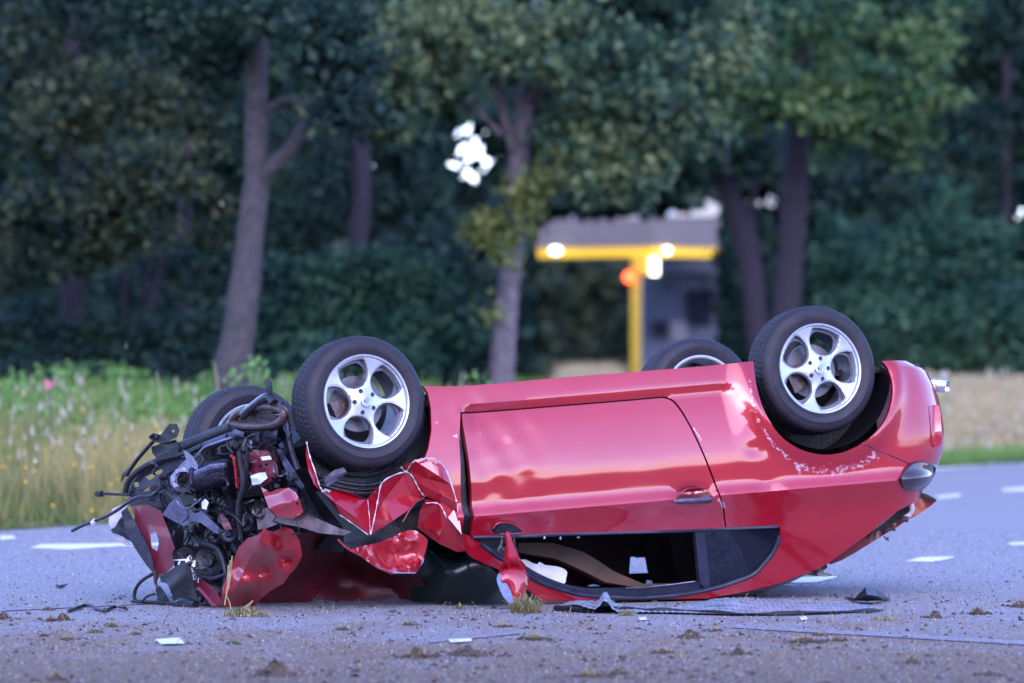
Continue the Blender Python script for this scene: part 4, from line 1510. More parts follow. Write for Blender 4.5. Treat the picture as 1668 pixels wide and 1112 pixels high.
hd = 25.25
hatch = hatch_piece('hatch', arc([(1500, 803), (1512, 806), (1524, 815)], 2)[:-1] + [(1525, 816), (1516, 824), (1496, 838), (1476, 848), (1464, 857), (1450, 862), (1443, 860), (1452, 848), (1478, 822)], hd, 'paint_clean', 0.5)
hatch_piece('hatch_flange', [(1498, 801), (1511, 805), (1525, 813), (1525, 817), (1510, 810), (1497, 806)], hd - 0.06, 'black', 0.45)
hatch_piece('hatch_edge', [(1470, 848), (1462, 858), (1448, 866), (1422, 882), (1395, 899), (1372, 912), (1354, 919), (1346, 917), (1380, 892), (1410, 871), (1442, 850)], hd - 0.16, 'pink_red', 0.4)
hatch_piece('hatch_seal', [(1482, 822), (1484, 830), (1466, 846), (1450, 856), (1425, 868), (1412, 875), (1418, 868), (1440, 852), (1462, 832)], hd - 0.22, 'black', 0.06)
m = MB()
m.tube([P(x, y, hd - .28) for x, y in smooth_path([(1484, 820), (1486, 830), (1482, 838), (1474, 843)], 3)], 0.013, 7)
m.build('hatch_strut_mount', MAT['white_plastic'], car, smooth=True)
for q in (((1474, 845, hd - .27), (.03, .05, .03)), ((1450, 862, hd - .22), (.05, .03, .015))):
    m = MB()
    m.box(P(*q[0]), *q[1])
    m.build('hatch_latch', MAT['black_gloss'], car)
hatch_piece('hatch_hinge', [(1312, 936), (1322, 926), (1334, 918), (1346, 916), (1348, 924), (1340, 930), (1344, 934), (1357, 937), (1345, 939), (1328, 938)], hd - 0.30, 'black_gloss', 0.12, 0.01, step=4)
hatch_piece('hatch_hinge_plate', [(1318, 930), (1326, 922), (1338, 915), (1336, 921), (1325, 928)], hd - 0.36, 'pink_red', 0.02, 0.004, step=4)
m = MB()
m.tube([P(x, y, hd) for x, y in ((1440, 873), (1444, 879), (1447, 880), (1446, 874))], 0.004, 5)
m.build('loose_clip', MAT['black'], car)
# ================================================================== GROUND AND ROAD
EA = np.array([-3.4, 34.5])                     # far edge of the carriageway
ET = np.array([9.2, 24.0]) / np.hypot(9.2, 24.0)
EN = np.array([-ET[1], ET[0]])                  # towards the verge


def sdist(x, y):
    return (np.asarray(x, float) - EA[0]) * EN[0] + (np.asarray(y, float) - EA[1]) * EN[1]


def gz(x, y):
    s = sdist(x, y)
    t = np.clip((s - 0.2) / 7.0, 0, 1)
    t2 = np.clip((s - 10) / 60.0, 0, 1)
    return 0.42 * t * t * (3 - 2 * t) + 0.3 * t2 + 0.03 * np.sin(np.asarray(x) * 0.9) * np.cos(np.asarray(y) * 0.7) * np.clip(s / 3, 0, 1)


def mat_asphalt():
    m, t, b = nodes('old_asphalt')
    g = t.nodes.new('ShaderNodeNewGeometry')
    pos = g.outputs['Position']
    sp = t.nodes.new('ShaderNodeSeparateXYZ')
    t.links.new(pos, sp.inputs[0])
    fine = noise(t, 75, 6, 0.85)
    mid = noise(t, 9, 6, 0.65)
    big = noise(t, 0.7, 4, 0.6)
    base = ramp(t, fine, [(0.30, (0.15, 0.15, 0.165)), (0.55, (0.26, 0.26, 0.285)), (0.78, (0.48, 0.49, 0.52))])
    base = mixc(t, math_(t, 'MULTIPLY', mid, 0.25), base, (0.24, 0.235, 0.265))
    base = mixc(t, math_(t, 'MULTIPLY', big, 0.2), base, (0.30, 0.295, 0.33))
    # earth thrown over the near side: dense close by, thinning towards the car
    mr = t.nodes.new('ShaderNodeMapRange')
    mr.inputs[1].default_value = 17.5
    mr.inputs[2].default_value = 25.5
    mr.inputs[3].default_value = 0.50
    mr.inputs[4].default_value = -0.16
    t.links.new(sp.outputs[1], mr.inputs[0])
    mpx = t.nodes.new('ShaderNodeMapping')
    mpx.inputs['Scale'].default_value = (0.75, 0.35, 1)
    t.links.new(pos, mpx.inputs[0])
    n1 = noise(t, 2.6, 9, 0.72, mpx.outputs[0])
    e = math_(t, 'ADD', n1, mr.outputs[0])
    k = ramp(t, e, [(0.50, (0, 0, 0)), (0.80, (1, 1, 1))])
    soil = ramp(t, noise(t, 40, 6, 0.7), [(0.3, (0.10, 0.060, 0.034)), (0.7, (0.29, 0.185, 0.115))])
    col = mixc(t, math_(t, 'MULTIPLY', k, 0.92), base, soil)
    # small dark crumbs of soil
    n2 = noise(t, 26, 7, 0.75)
    e2 = math_(t, 'ADD', n2, math_(t, 'MULTIPLY', mr.outputs[0], 0.45))
    k2 = ramp(t, e2, [(0.62, (0, 0, 0)), (0.72, (1, 1, 1))])
    col = mixc(t, math_(t, 'MULTIPLY', k2, 0.7), col, (0.055, 0.038, 0.028))
    t.links.new(col, b.inputs['Base Color'])
    b.inputs['Roughness'].default_value = 0.85
    bump(t, b, fine, 0.5, 0.006)
    return m


def mat_grassland():
    m, t, b = nodes('grassland')
    col = ramp(t, noise(t, 3, 8, 0.7), [(0.3, (0.045, 0.060, 0.022)), (0.55, (0.09, 0.105, 0.04)), (0.75, (0.19, 0.16, 0.075))])
    t.links.new(col, b.inputs['Base Color'])
    b.inputs['Roughness'].default_value = 0.95
    bump(t, b, noise(t, 20, 6), 0.8, 0.05)
    return m


# terrain sheet to the horizon
sv = np.concatenate([[-400, -120, -60, -34], np.linspace(-20, 16, 49), np.linspace(18, 60, 18), [90, 150, 300, 900]])
tv = np.concatenate([[-900, -300, -150, -90], np.linspace(-60, 70, 66), np.linspace(74, 130, 15), [170, 250, 400, 900]])
SS, TT = np.meshgrid(sv, tv, indexing='ij')
X = EA[0] + SS * EN[0] + TT * ET[0]
Y = EA[1] + SS * EN[1] + TT * ET[1]
Zt = np.where(SS > 0, gz(X, Y), -0.012)
vt = np.stack([X.ravel(), Y.ravel(), Zt.ravel()], 1)
ns, ntt = SS.shape
ii = np.arange(ns * ntt).reshape(ns, ntt)
ft = np.stack([ii[:-1, :-1].ravel(), ii[1:, :-1].ravel(), ii[1:, 1:].ravel(), ii[:-1, 1:].ravel()], 1)
# orient upwards
a, b, c = vt[ft[0][0]], vt[ft[0][1]], vt[ft[0][2]]
if np.cross(b - a, c - a)[2] < 0:
    ft = ft[:, ::-1]
g_ = mk('grass_ground', vt, ft, mat_grassland(), None, origin=(0, 0, 0), smooth=True, sharp=80)
tag(g_, kind='structure')
# carriageway, a junction: wide apron of asphalt on this side of the edge line
ASPH = mat_asphalt()
def stq(s, t_, z=0.0):
    return (EA[0] + s * EN[0] + t_ * ET[0], EA[1] + s * EN[1] + t_ * ET[1], z)
rs = np.linspace(-34, 0, 35)
rt = np.linspace(-70, 260, 67)
rv = []
for s in rs:
    for q in rt:
        s2 = s + (0.10 * math.sin(q * 0.9) + 0.07 * math.sin(q * 2.3 + 1)) * (1 if s > -0.5 else 0)
        rv.append(stq(s2, q, 0.0))
nn = len(rt)
rf = [(i * nn + j, (i + 1) * nn + j, (i + 1) * nn + j + 1, i * nn + j + 1) for i in range(len(rs) - 1) for j in range(nn - 1)]
rv = np.array(rv)
a, b, c = rv[rf[0][0]], rv[rf[0][1]], rv[rf[0][2]]
if np.cross(b - a, c - a)[2] < 0:
    rf = [f[::-1] for f in rf]
ro = mk('road', rv, rf, ASPH, None, origin=(0, 0, 0))
tag(ro, kind='structure')


def mat_line(name, worn):
    m, t, b = nodes(name)
    n1 = noise(t, 22, 7, 0.7)
    k = ramp(t, n1, [(worn - 0.05, (1, 1, 1)), (worn + 0.06, (0, 0, 0))])
    col = mixc(t, k, (0.20, 0.19, 0.23), (0.72, 0.74, 0.72))
    t.links.new(col, b.inputs['Base Color'])
    b.inputs['Roughness'].default_value = 0.7
    return m


LINE = mat_line('road_paint', 0.72)
LINE_WORN = mat_line('worn_road_paint', 0.37)
marks = [
    [(48, 892), (68, 886), (190, 884.5), (262, 884), (262, 888), (195, 889.5), (110, 895)],
    [(0, 872), (22, 872), (26, 877), (0, 879)],
    [(1278, 945), (1300, 940), (1362, 938), (1364, 940), (1330, 948), (1285, 949)],
    [(1473, 914), (1500, 907), (1552, 906), (1554, 908), (1520, 915)],
    [(1524, 808), (1562, 804), (1566, 808), (1530, 812)],
    [(1632, 796), (1668, 793), (1690, 795), (1670, 799), (1634, 800)],
    [(1640, 884), (1700, 880), (1710, 884), (1648, 888)],
]
for k, q in enumerate(marks):
    w = [G(x, y, 0.004) for x, y in q]
    f = list(range(len(w)))
    a, b, c = w[0], w[1], w[2]
    if np.cross(b - a, c - a)[2] < 0:
        f = f[::-1]
    tag(mk('road_marking', w, [tuple(f)], LINE, None), kind='structure')
# edge line close to the verge on the right and on the left; thin solid lines by the car
def strip(p0, p1, wpx0, wpx1, mt, n=24):
    w = []
    for i in range(n + 1):
        t_ = i / n
        x = p0[0] + (p1[0] - p0[0]) * t_
        y = p0[1] + (p1[1] - p0[1]) * t_
        h = (wpx0 + (wpx1 - wpx0) * t_) / 2
        w += [G(x, y - h, 0.004), G(x, y + h, 0.004)]
    f = [(2 * i, 2 * i + 1, 2 * i + 3, 2 * i + 2) for i in range(n)]
    tag(mk('road_marking', w, f, mt, None), kind='structure')


strip((1520, 762), (1760, 740), 7, 4, LINE)
strip((0, 993), (262, 980), 4, 4, LINE_WORN)
strip((1180, 1019), (1700, 1048), 5, 7, LINE_WORN)
strip((700, 1044), (860, 1028), 5, 5, LINE_WORN)

# ------------------------------------------------------------------ debris on the road
SOIL = simple('soil', (0.085, 0.062, 0.050), 0.95, 0, 0.5, 60, 0, None, 0.8)
STRAW = simple('dry_grass_blades', (0.34, 0.28, 0.14), 0.8, 0, 0.4, 30)
GREENB = simple('torn_green_grass', (0.07, 0.15, 0.045), 0.7, 0, 0.4, 30)


def clod_mesh(c, rx, ry, h, seed):
    r = np.random.default_rng(seed)
    v, f = [], []
    nr, ns_ = 7, 14
    lump = r.uniform(0, 6.28, 6)
    for i in range(nr + 1):
        ph = (math.pi / 2) * i / nr
        for k in range(ns_):
            a = 2 * math.pi * k / ns_
            q = 1 + 0.22 * math.sin(2 * a + lump[0]) + 0.16 * math.sin(3 * a + lump[1] + 2 * ph) + r.normal(0, 0.16)
            hz_ = math.sin(ph) ** 1.6
            v.append((c[0] + rx * q * math.cos(ph) * math.cos(a), c[1] + ry * q * math.cos(ph) * math.sin(a), -0.004 + h * hz_ * (1 + 0.3 * math.sin(a * 2 + lump[2]) + r.normal(0, .10))))
    for i in range(nr):
        for k in range(ns_):
            k2 = (k + 1) % ns_
            f.append((i * ns_ + k, i * ns_ + k2, (i + 1) * ns_ + k2, (i + 1) * ns_ + k))
    return v, f


def tuft(m, c, n, rad, hgt, seed, wd_=0.003, lean=1.0):
    r = np.random.default_rng(seed)
    for _ in range(n):
        a = r.uniform(0, 6.28)
        rr = rad * math.sqrt(r.uniform(0, 1))
        p = np.array([c[0] + rr * math.cos(a), c[1] + rr * math.sin(a), c[2] + 0.002])
        b = r.uniform(0, 6.28)
        L = hgt * r.uniform(0.35, 1.3) * (1.15 - 0.85 * (rr / rad) ** 2)
        ln = lean * r.uniform(0.3, 1.4)
        dx = np.array([math.cos(b), math.sin(b), 0])
        sdv = np.array([-math.sin(b), math.cos(b), 0]) * wd_
        mid = p + dx * L * ln * 0.4 + np.array([0, 0, L * 0.6])
        end = p + dx * L * ln + np.array([0, 0, max(0.003, L * r.uniform(0.2, 1.0) * (1.2 - 0.5 * ln))])
        m.add([p - sdv, p + sdv, mid + sdv * .8, mid - sdv * .8, end], [(0, 1, 2, 3), (3, 2, 4)])


CLODS = [  # px, py, width px, height px, label
    (450, 1100, 62, 26, 'large crumbling earth clod in the left foreground'),
    (92, 1108, 26, 16, 'earth clod cut by the bottom edge at the far left'),
    (83, 1012, 17, 12, 'dark round clod left of the hanging cable, beside a paler one'),
    (103, 1010, 18, 15, 'peaked brown clod just right of a dark round one'),
    (6, 1008, 20, 14, 'brown clod at the left edge of the picture'),
    (78, 994, 12, 8, 'small brown clod on the worn line at the left'),
    (110, 1042, 14, 7, 'small dark clod left of the white paper scrap'),
    (182, 1021, 20, 9, 'flat brown clod behind the white paper scrap'),
    (678, 1071, 36, 20, 'dome of dark earth below the crushed bonnet'),
    (762, 1067, 58, 20, 'broad ridge of dark earth below the windscreen'),
    (668, 1018, 20, 7, 'thin flat clod below the dark windscreen'),
    (820, 1021, 14, 7, 'small dark clod below the side mirror'),
    (872, 1042, 34, 12, 'brown clod below the tuft at the mirror'),
    (1124, 1039, 28, 17, 'dark mossy clod below the roof edge'),
    (1166, 1028, 12, 8, 'small round dark clod right of the mossy one'),
    (1204, 1066, 26, 15, 'brown earth clod in the foreground under the rear side window'),
    (1310, 1046, 38, 12, 'loose brown earth below the rear wheel'),
    (1338, 1035, 12, 6, 'tiny dark clod above the worn line'),
    (1362, 1044, 20, 7, 'small brown clod beside the worn line'),
    (1484, 1080, 26, 14, 'brown clod in the right foreground'),
    (1522, 1006, 24, 14, 'tall brown clod behind the worn line at the right'),
    (1592, 1000, 30, 14, 'mossy clod at the right'),
    (1660, 988, 30, 12, 'brown clod at the right edge of the picture'),
    (1610, 1100, 18, 10, 'dark clod near the bottom right corner'),
    (1078, 1064, 22, 10, 'dark flat clod in the middle foreground'),
    (960, 1102, 34, 10, 'flat brown earth at the bottom of the picture'),
    (1005, 1098, 26, 12, 'grassy brown clod at the bottom centre'),
    (560, 1026, 10, 6, 'tiny dark clod under the crushed bonnet'),
]
for k, (x, y, wp, hp_, lab) in enumerate(CLODS):
    c = G(float(x), float(y))
    sc_ = F / c[1]
    v, f = clod_mesh(c, wp / 2 / sc_ * 1.05, wp / 2 / sc_ * 1.3, hp_ / sc_ * 0.72, 100 + k)
    cl = mk('soil_clod', v, f, SOIL, None, origin=(c[0], c[1], 0))
    tag(cl, lab, 'earth', 'clods of earth scattered over the road')
    m = MB()
    tuft(m, (c[0], c[1], 0.3 * hp_ / sc_), 18 if wp < 30 else 60, wp / 2 / sc_, 0.028, 300 + k, 0.0018, 1.1)
    m.build('grass_blades', STRAW, cl)
    rc = np.random.default_rng(900 + k)
    m = MB()
    for _ in range(26 if wp < 30 else 80):
        a_ = rc.uniform(0, 6.28)
        q_ = wp / 2 / sc_ * (0.8 + 1.5 * rc.random() ** 1.5)
        s_2 = 0.003 + 0.008 * rc.random() ** 2
        o_ = np.array([c[0] + q_ * 1.3 * math.cos(a_), c[1] + q_ * 1.6 * math.sin(a_), 0])
        p_ = [o_ + np.array([rc.normal(0, s_2), rc.normal(0, s_2), 0]) for _ in range(3)]
        m.add(p_ + [o_ + np.array([0, 0, s_2 * 1.2])], [(0, 1, 3), (1, 2, 3), (2, 0, 3)])
    m.build('crumbs', SOIL, cl)['kind'] = 'stuff'
# crumbs nobody could count
v, f = [], []
m = MB()
r_ = np.random.default_rng(3)
for _ in range(9000):
    y = 17.6 + 7.6 * r_.random() ** 1.25
    x = r_.uniform(-0.108, 0.108) * y
    if r_.random() > 0.35 + 0.65 * (0.5 + 0.5 * math.sin(x * 2.1 + math.sin(y * 1.7) * 2)):
        continue
    s = 0.002 + 0.012 * r_.random() ** 5
    p = [np.array([x, y, 0]) + np.array([r_.normal(0, s), r_.normal(0, s), 0]) for _ in range(3)]
    top = np.array([x, y, s * 0.9])
    m.add(p + [top], [(0, 1, 3), (1, 2, 3), (2, 0, 3)])
tag(m.build('soil_crumbs', SOIL, None, origin=(0, 20, 0)), kind='stuff')
for nm, mt_, cnt_, seed_ in (('pale_grit', simple('pale_grit', (0.42, 0.42, 0.48), 0.6, 0, 0.4, 90), 16000, 31), ('dark_grit', simple('dark_grit', (0.045, 0.042, 0.055), 0.9, 0, 0.4, 90), 15000, 32)):
    rg = np.random.default_rng(seed_)
    y_ = 17.6 + 17 * rg.random(cnt_) ** 1.5
    x_g = rg.uniform(-0.108, 0.108, cnt_) * y_
    s_g = (0.0016 + 0.0036 * rg.random(cnt_) ** 2) * (y_ / 21)
    an = rg.uniform(0, 6.28, cnt_)
    vg = np.empty((cnt_, 4, 3))
    for k_ in range(3):
        vg[:, k_, 0] = x_g + np.cos(an + k_ * 2.1) * s_g
        vg[:, k_, 1] = y_ + np.sin(an + k_ * 2.1) * s_g * 1.2
        vg[:, k_, 2] = 0
    vg[:, 3, 0], vg[:, 3, 1], vg[:, 3, 2] = x_g, y_, s_g * 1.1
    fg = (np.arange(cnt_)[:, None, None] * 4 + np.array([[0, 1, 3], [1, 2, 3], [2, 0, 3]])[None]).reshape(-1, 3)
    kg = ~((vg[:, 3, 1] > 24.1) & (vg[:, 3, 1] < 26.0) & (vg[:, 3, 0] > -1.4) & (vg[:, 3, 0] < 1.3))
    fg = fg.reshape(cnt_, 3, 3)[kg].reshape(-1, 3)
    kr = sdist(vg[:, 3, 0], vg[:, 3, 1]) < -0.3
    fg = fg.reshape(-1, 3, 3)[kr[kg]].reshape(-1, 3)
    tag(mk(nm, vg.reshape(-1, 3), fg, mt_, None, origin=(0, 20, 0)), kind='stuff')
m = MB()
for _ in range(2600):
    y = 17.8 + 7.0 * r_.random() ** 1.2
    x = r_.uniform(-0.108, 0.108) * y
    tuft(m, (x, y, 0), 1, 0.01, 0.03 + 0.02 * r_.random(), int(r_.integers(1e9)), 0.0014, 2.2)
tag(m.build('straw_litter', STRAW, None, origin=(0, 20, 0)), kind='stuff')

# tufts torn out by the car
def tuft_thing(px, py, wpx, hm, label, green=0.4, seed=1, n=260):
    c = G(float(px), float(py))
    rad = wpx / 2 / (F / c[1])
    m = MB()
    tuft(m, (c[0], c[1], 0.0), int(n * (1 - green)), rad, hm, seed, 0.0018, 1.1)
    o = m.build('grass_tuft', STRAW, None, origin=(c[0], c[1], 0))
    tag(o, label, 'grass tuft', 'grass torn out and dropped on the road')
    m = MB()
    tuft(m, (c[0], c[1], 0.0), int(n * green), rad * .8, hm * .9, seed + 5, 0.0022, 1.0)
    m.build('green_blades', GREENB, o)
    return o


tuft_thing(400, 1003, 78, 0.045, 'wide tuft of torn grass in front of the crushed bonnet', 0.35, 11, 900)
tuft_thing(856, 998, 46, 0.10, 'tall straw tuft standing under the side mirror', 0.35, 12, 900)
tuft_thing(1022, 1002, 30, 0.03, 'brown tuft on the edge of the shattered glass sheet', 0.1, 13, 220)
tuft_thing(748, 992, 26, 0.04, 'thin tuft of green blades under the windscreen', 0.6, 14, 40)
tuft_thing(155, 1031, 36, 0.022, 'green grass lying left of the white paper scrap', 0.85, 15, 160)
tuft_thing(380, 1049, 34, 0.016, 'bright green grass scrap right of the white paper', 0.95, 16, 160)
tuft_thing(1300, 1000, 18, 0.03, 'small green tuft on the edge of the glass sheet', 0.8, 17, 90)
tuft_thing(220, 1034, 24, 0.022, 'green grass lying just behind the white paper scrap', 0.6, 18, 90)
tuft_thing(1440, 1010, 60, 0.02, 'loose straw on the worn line at the right', 0.3, 19, 200)
# straw stalks leaning on the bonnet
m = MB()
for (a_, b_) in (((375, 912), (368, 975)), ((378, 905), (372, 960)), ((372, 920), (366, 985)), ((370, 972), (376, 1000)), ((392, 992), (412, 978)), ((395, 994), (411, 980))):
    p = P(a_[0], a_[1], 23.52)
    q = P(b_[0], b_[1], 23.50)
    q[2] = max(q[2], 0.01)
    m.tube([p, (p + q) / 2 + np.array([.004, 0, 0]), q], 0.0035, 4)
m2 = m.build('straw_stalks', STRAW, None)
tag(m2, 'dry straw stalks leaning against the red bonnet', 'straw', kind='stuff')

# white paper scrap
c = [G(253, 1041, 0.006), G(292, 1038, 0.012), G(301, 1048, 0.006), G(262, 1049, 0.006), G(275, 1039, 0.016), G(280, 1048, 0.010)]
pp = mk('paper_scrap', c, [(0, 3, 5, 4), (4, 5, 2, 1)], MAT['white_label'], None)
tag(pp, 'white scrap of paper lying in the left foreground', 'paper')
pp = mk('paper_scrap', [G(1302, 1004, .006), G(1313, 1003, .014), G(1316, 1008, .006), G(1305, 1010, .006)], [(3, 2, 1, 0)], MAT['white_label'], None)
tag(pp, 'tiny white scrap in front of the glass sheet', 'paper')
pp = mk('paper_scrap', [G(730, 1041, .006), G(768, 1039, .010), G(768, 1044, .006), G(734, 1046, .006)], [(3, 2, 1, 0)], MAT['white_label'], None)
tag(pp, 'thin white sliver below the dark windscreen', 'paper')
pp = mk('paper_scrap', [G(1040, 1005, .006), G(1052, 1004, .010), G(1054, 1009, .006), G(1042, 1010, .006)], [(3, 2, 1, 0)], MAT['white_label'], None)
tag(pp, 'small white crumb between two brown clods in front of the roof', 'paper')

# shattered glass sheet under the roof edge
sh = arc([(905, 986), (960, 976), (985, 974), (1010, 984), (1080, 988), (1130, 984), (1165, 976), (1200, 972), (1260, 974), (1330, 978), (1400, 983), (1436, 991), (1400, 994), (1300, 998), (1200, 999), (1120, 997), (1060, 996), (1000, 996), (950, 995)], 3)
pts, tr = tri_region(np.array(sh, float), [], 3.0)
w = G(pts[:, 0], pts[:, 1], 0.012)
def dwell(x, y, cx_, cy_, r1, r2):
    return np.exp(-(((x - cx_) / r1) ** 2 + ((y - cy_) / r2) ** 2))
hz = 0.006 + 0.075 * dwell(pts[:, 0], pts[:, 1], 986, 990, 11, 9) + 0.030 * dwell(pts[:, 0], pts[:, 1], 945, 990, 25, 9) + 0.02 * dwell(pts[:, 0], pts[:, 1], 1185, 982, 40, 6)
hz += 0.006 * np.abs(np.sin(pts[:, 0] * 0.31 + pts[:, 1] * 0.8))
w[:, 2] = hz
trr = np.array([t if np.cross(w[t[1]] - w[t[0]], w[t[2]] - w[t[0]])[2] > 0 else t[::-1] for t in tr])
gs = mk('glass_sheet', w, [tuple(t) for t in trr], MAT['sheet_glass'], None)
tag(gs, 'bluish crumpled sheet of shattered glass lying along the roof edge', 'glass')
m = MB()
ed = smooth_path([(905, 990), (950, 993), (1000, 992), (1030, 990), (1060, 993), (1100, 993), (1150, 996), (1200, 999), (1260, 999), (1330, 997), (1400, 995), (1434, 993)], 4)
rad_ = [0.006 + 0.005 * math.sin(i * 0.8) if e[0] > 1000 else 0.014 for i, e in enumerate(ed)]
m.tube([G(x, y, 0.014) for x, y in ed], [max(0.003, r) for r in rad_], 6)
m.build('rubber_edge', MAT['black'], gs)
# twisted dark plastic piece
cc = [G(1376, 972, .006), G(1395, 975, .012), G(1412, 968, .055), G(1430, 971, .040), G(1452, 976, .006), G(1440, 978, .010), G(1410, 979, .006), G(1388, 978, .006)]
cc2 = [np.array(p) + np.array([0.0, 0.10, 0.03 if 1 < i < 4 else 0.0]) for i, p in enumerate(cc[:5])]
pl = mk('plastic_shard', list(cc) + cc2, [(0, 1, 7), (1, 2, 6, 7), (2, 3, 6), (3, 4, 5, 6), (0, 8, 9, 1), (1, 9, 10, 2), (2, 10, 11, 3), (3, 11, 12, 4)], MAT['black'], None)
tag(pl, 'bent black plastic shard behind the glass sheet, right of the car', 'car debris')
m = MB()
m.tube(smooth_path([G(93, 953, .008), G(100, 955, .012), G(108, 952, .02)], 3), 0.008, 5)
tag(m.build('plastic_shard', MAT['black'], None), 'short black curl of plastic left of the wreck', 'car debris')
m = MB()
m.tube(smooth_path([G(112, 995, .01), G(130, 988, .012), G(145, 985, .02), G(160, 992, .010), G(172, 994, .01), G(186, 988, .012), G(201, 989, .02), G(208, 993, .01)], 4), 0.008, 6)
tag(m.build('loose_cable', MAT['black'], None), 'black cable snaking over the road left of the wreck', 'cable')
SLIV = [(1480, 875, 'tiny dark shard on the clean asphalt right of the spoiler'), (1232, 0, '')]
for (x, y, l_) in ((1524, 915, 'dark chip on the edge of a white road dash'), (1662, 931, 'dark crumb on the road near the right edge'), (1516, 948, 'flat black chip below the white dash at the right'), (1640, 948, 'lone black chip near the right edge'), (172, 900, 'small dark chip on the road behind the wreck')):
    c = G(float(x), float(y))
    v, f = clod_mesh(c, .018, .012, .008, x)
    tag(mk('plastic_chip', v, f, MAT['black'], None, origin=(c[0], c[1], 0)), l_, 'car debris', 'small dark chips on the asphalt')
# ================================================================== VEGETATION
def mat_leaf(name, stops, rough=0.6, trans=0.2, sc=0.75):
    m, t, b = nodes(name)
    at = t.nodes.new('ShaderNodeAttribute')
    at.attribute_name = 'leafvar'
    k_ = 0.8 if ('tree' in name or 'green' in name) else 1.0
    stops = [(p_, tuple(c_ * k_ for c_ in col_)) for p_, col_ in stops]
    f = math_(t, 'ADD', math_(t, 'MULTIPLY', noise(t, sc, 5, 0.65), 0.72), math_(t, 'MULTIPLY', at.outputs['Fac'], 0.28))
    col = ramp(t, f, stops)
    t.links.new(col, b.inputs['Base Color'])
    b.inputs['Roughness'].default_value = rough
    b.inputs['Specular IOR Level'].default_value = 0.25
    tr = t.nodes.new('ShaderNodeBsdfTranslucent')
    t.links.new(col, tr.inputs[0])
    mx = t.nodes.new('ShaderNodeMixShader')
    mx.inputs[0].default_value = trans
    out = [n for n in t.nodes if n.type == 'OUTPUT_MATERIAL'][0]
    t.links.new(b.outputs[0], mx.inputs[1])
    t.links.new(tr.outputs[0], mx.inputs[2])
    t.links.new(mx.outputs[0], out.inputs[0])
    return m


LEAF_DARK = mat_leaf('dark_tree_leaves', [(0.32, (0.003, 0.016, 0.018)), (0.52, (0.010, 0.042, 0.036)), (0.70, (0.046, 0.088, 0.046))])
LEAF_OLIVE = mat_leaf('olive_tree_leaves', [(0.32, (0.004, 0.020, 0.019)), (0.48, (0.020, 0.052, 0.036)), (0.66, (0.130, 0.145, 0.062))])
LEAF_MID = mat_leaf('grey_green_leaves', [(0.32, (0.006, 0.030, 0.030)), (0.48, (0.038, 0.100, 0.062)), (0.66, (0.19, 0.25, 0.115))])
LEAF_GREEN = mat_leaf('fresh_green_leaves', [(0.32, (0.006, 0.034, 0.028)), (0.50, (0.036, 0.108, 0.050)), (0.68, (0.155, 0.24, 0.080))])
LEAF_BLUE = mat_leaf('blue_green_shrub_leaves', [(0.32, (0.003, 0.028, 0.032)), (0.50, (0.020, 0.082, 0.056)), (0.70, (0.075, 0.165, 0.085))])
LEAF_YEL = mat_leaf('yellow_green_leaves', [(0.30, (0.05, 0.085, 0.030)), (0.52, (0.13, 0.17, 0.050)), (0.75, (0.28, 0.27, 0.085))])
BARK = simple('bark_violet_grey', (0.046, 0.042, 0.048), 0.85, 0, 0.6, 14, 0, (0.05, 0.035, 0.045), 0.8)
BARK_M = simple('bark_lilac', (0.11, 0.095, 0.115), 0.85, 0, 0.6, 14, 0, (0.06, 0.05, 0.07), 0.8)
BARK_D = simple('bark_dark', (0.016, 0.012, 0.022), 0.9, 0, 0.4, 9, 0, None, 0.8)

# windows through the foliage where the evening sky shows (photo pixel ellipses)
GAPS = [(772, 216, 27, 30), (787, 250, 32, 36), (760, 262, 32, 28), (770, 292, 17, 20), (748, 240, 18, 16),
        (1125, 343, 62, 14), (1165, 330, 34, 16), (1242, 334, 32, 25), (1215, 322, 14, 12), (1656, 345, 24, 20), (1015, 351, 26, 8), (952, 351, 22, 7)]
# window to the filling station below the crowns
STATION = [(868, 350), (1178, 344), (1178, 560), (1170, 600), (1048, 640), (868, 640)]


BANDPOLY = [(1170, 388), (1262, 388), (1262, 427), (1170, 427)]


def gap_mask(w, station=True, soft=0.25, left=0.02):
    x, y = project(w)
    keep = np.ones(len(w), bool)
    r_ = rng.random(len(w))
    for (gx, gy, rx, ry) in GAPS:
        q = ((x - gx) / rx) ** 2 + ((y - gy) / ry) ** 2 + 0.55 * np.sin(x * 0.33 + y * 0.22) + 0.5 * np.sin(y * 0.42 - x * 0.15)
        keep &= ~((q < 1.0 + soft * (r_ - 0.5)) & (r_ > left))
    if station:
        keep &= ~in_poly(np.stack([x, y], 1), STATION)
    keep &= ~(in_poly(np.stack([x, y], 1), BANDPOLY) & (np.sin(x * 0.30) > -0.3) & (r_ > 0.2))
    return keep


def leaves(pos, size, seed=0, aspect=0.62):
    """Two-triangle leaves (slightly folded quads) at pos, random orientation."""
    r = np.random.default_rng(seed)
    n = len(pos)
    a = r.normal(size=(n, 3))
    a /= np.linalg.norm(a, axis=1)[:, None]
    h = r.normal(size=(n, 3))
    h[:, 2] *= 0.6
    b = np.cross(a, h)
    b /= np.linalg.norm(b, axis=1)[:, None] + 1e-9
    s = size * r.uniform(0.6, 1.3, n)[:, None]
    v = np.empty((n, 4, 3))
    v[:, 0] = pos - a * s * 0.5
    v[:, 1] = pos - b * s * 0.5 * aspect
    v[:, 2] = pos + a * s * 0.5
    v[:, 3] = pos + b * s * 0.5 * aspect
    f = np.arange(n * 4).reshape(n, 4)
    var = np.repeat(r.random(n), 4)
    return v.reshape(-1, 3), f, var


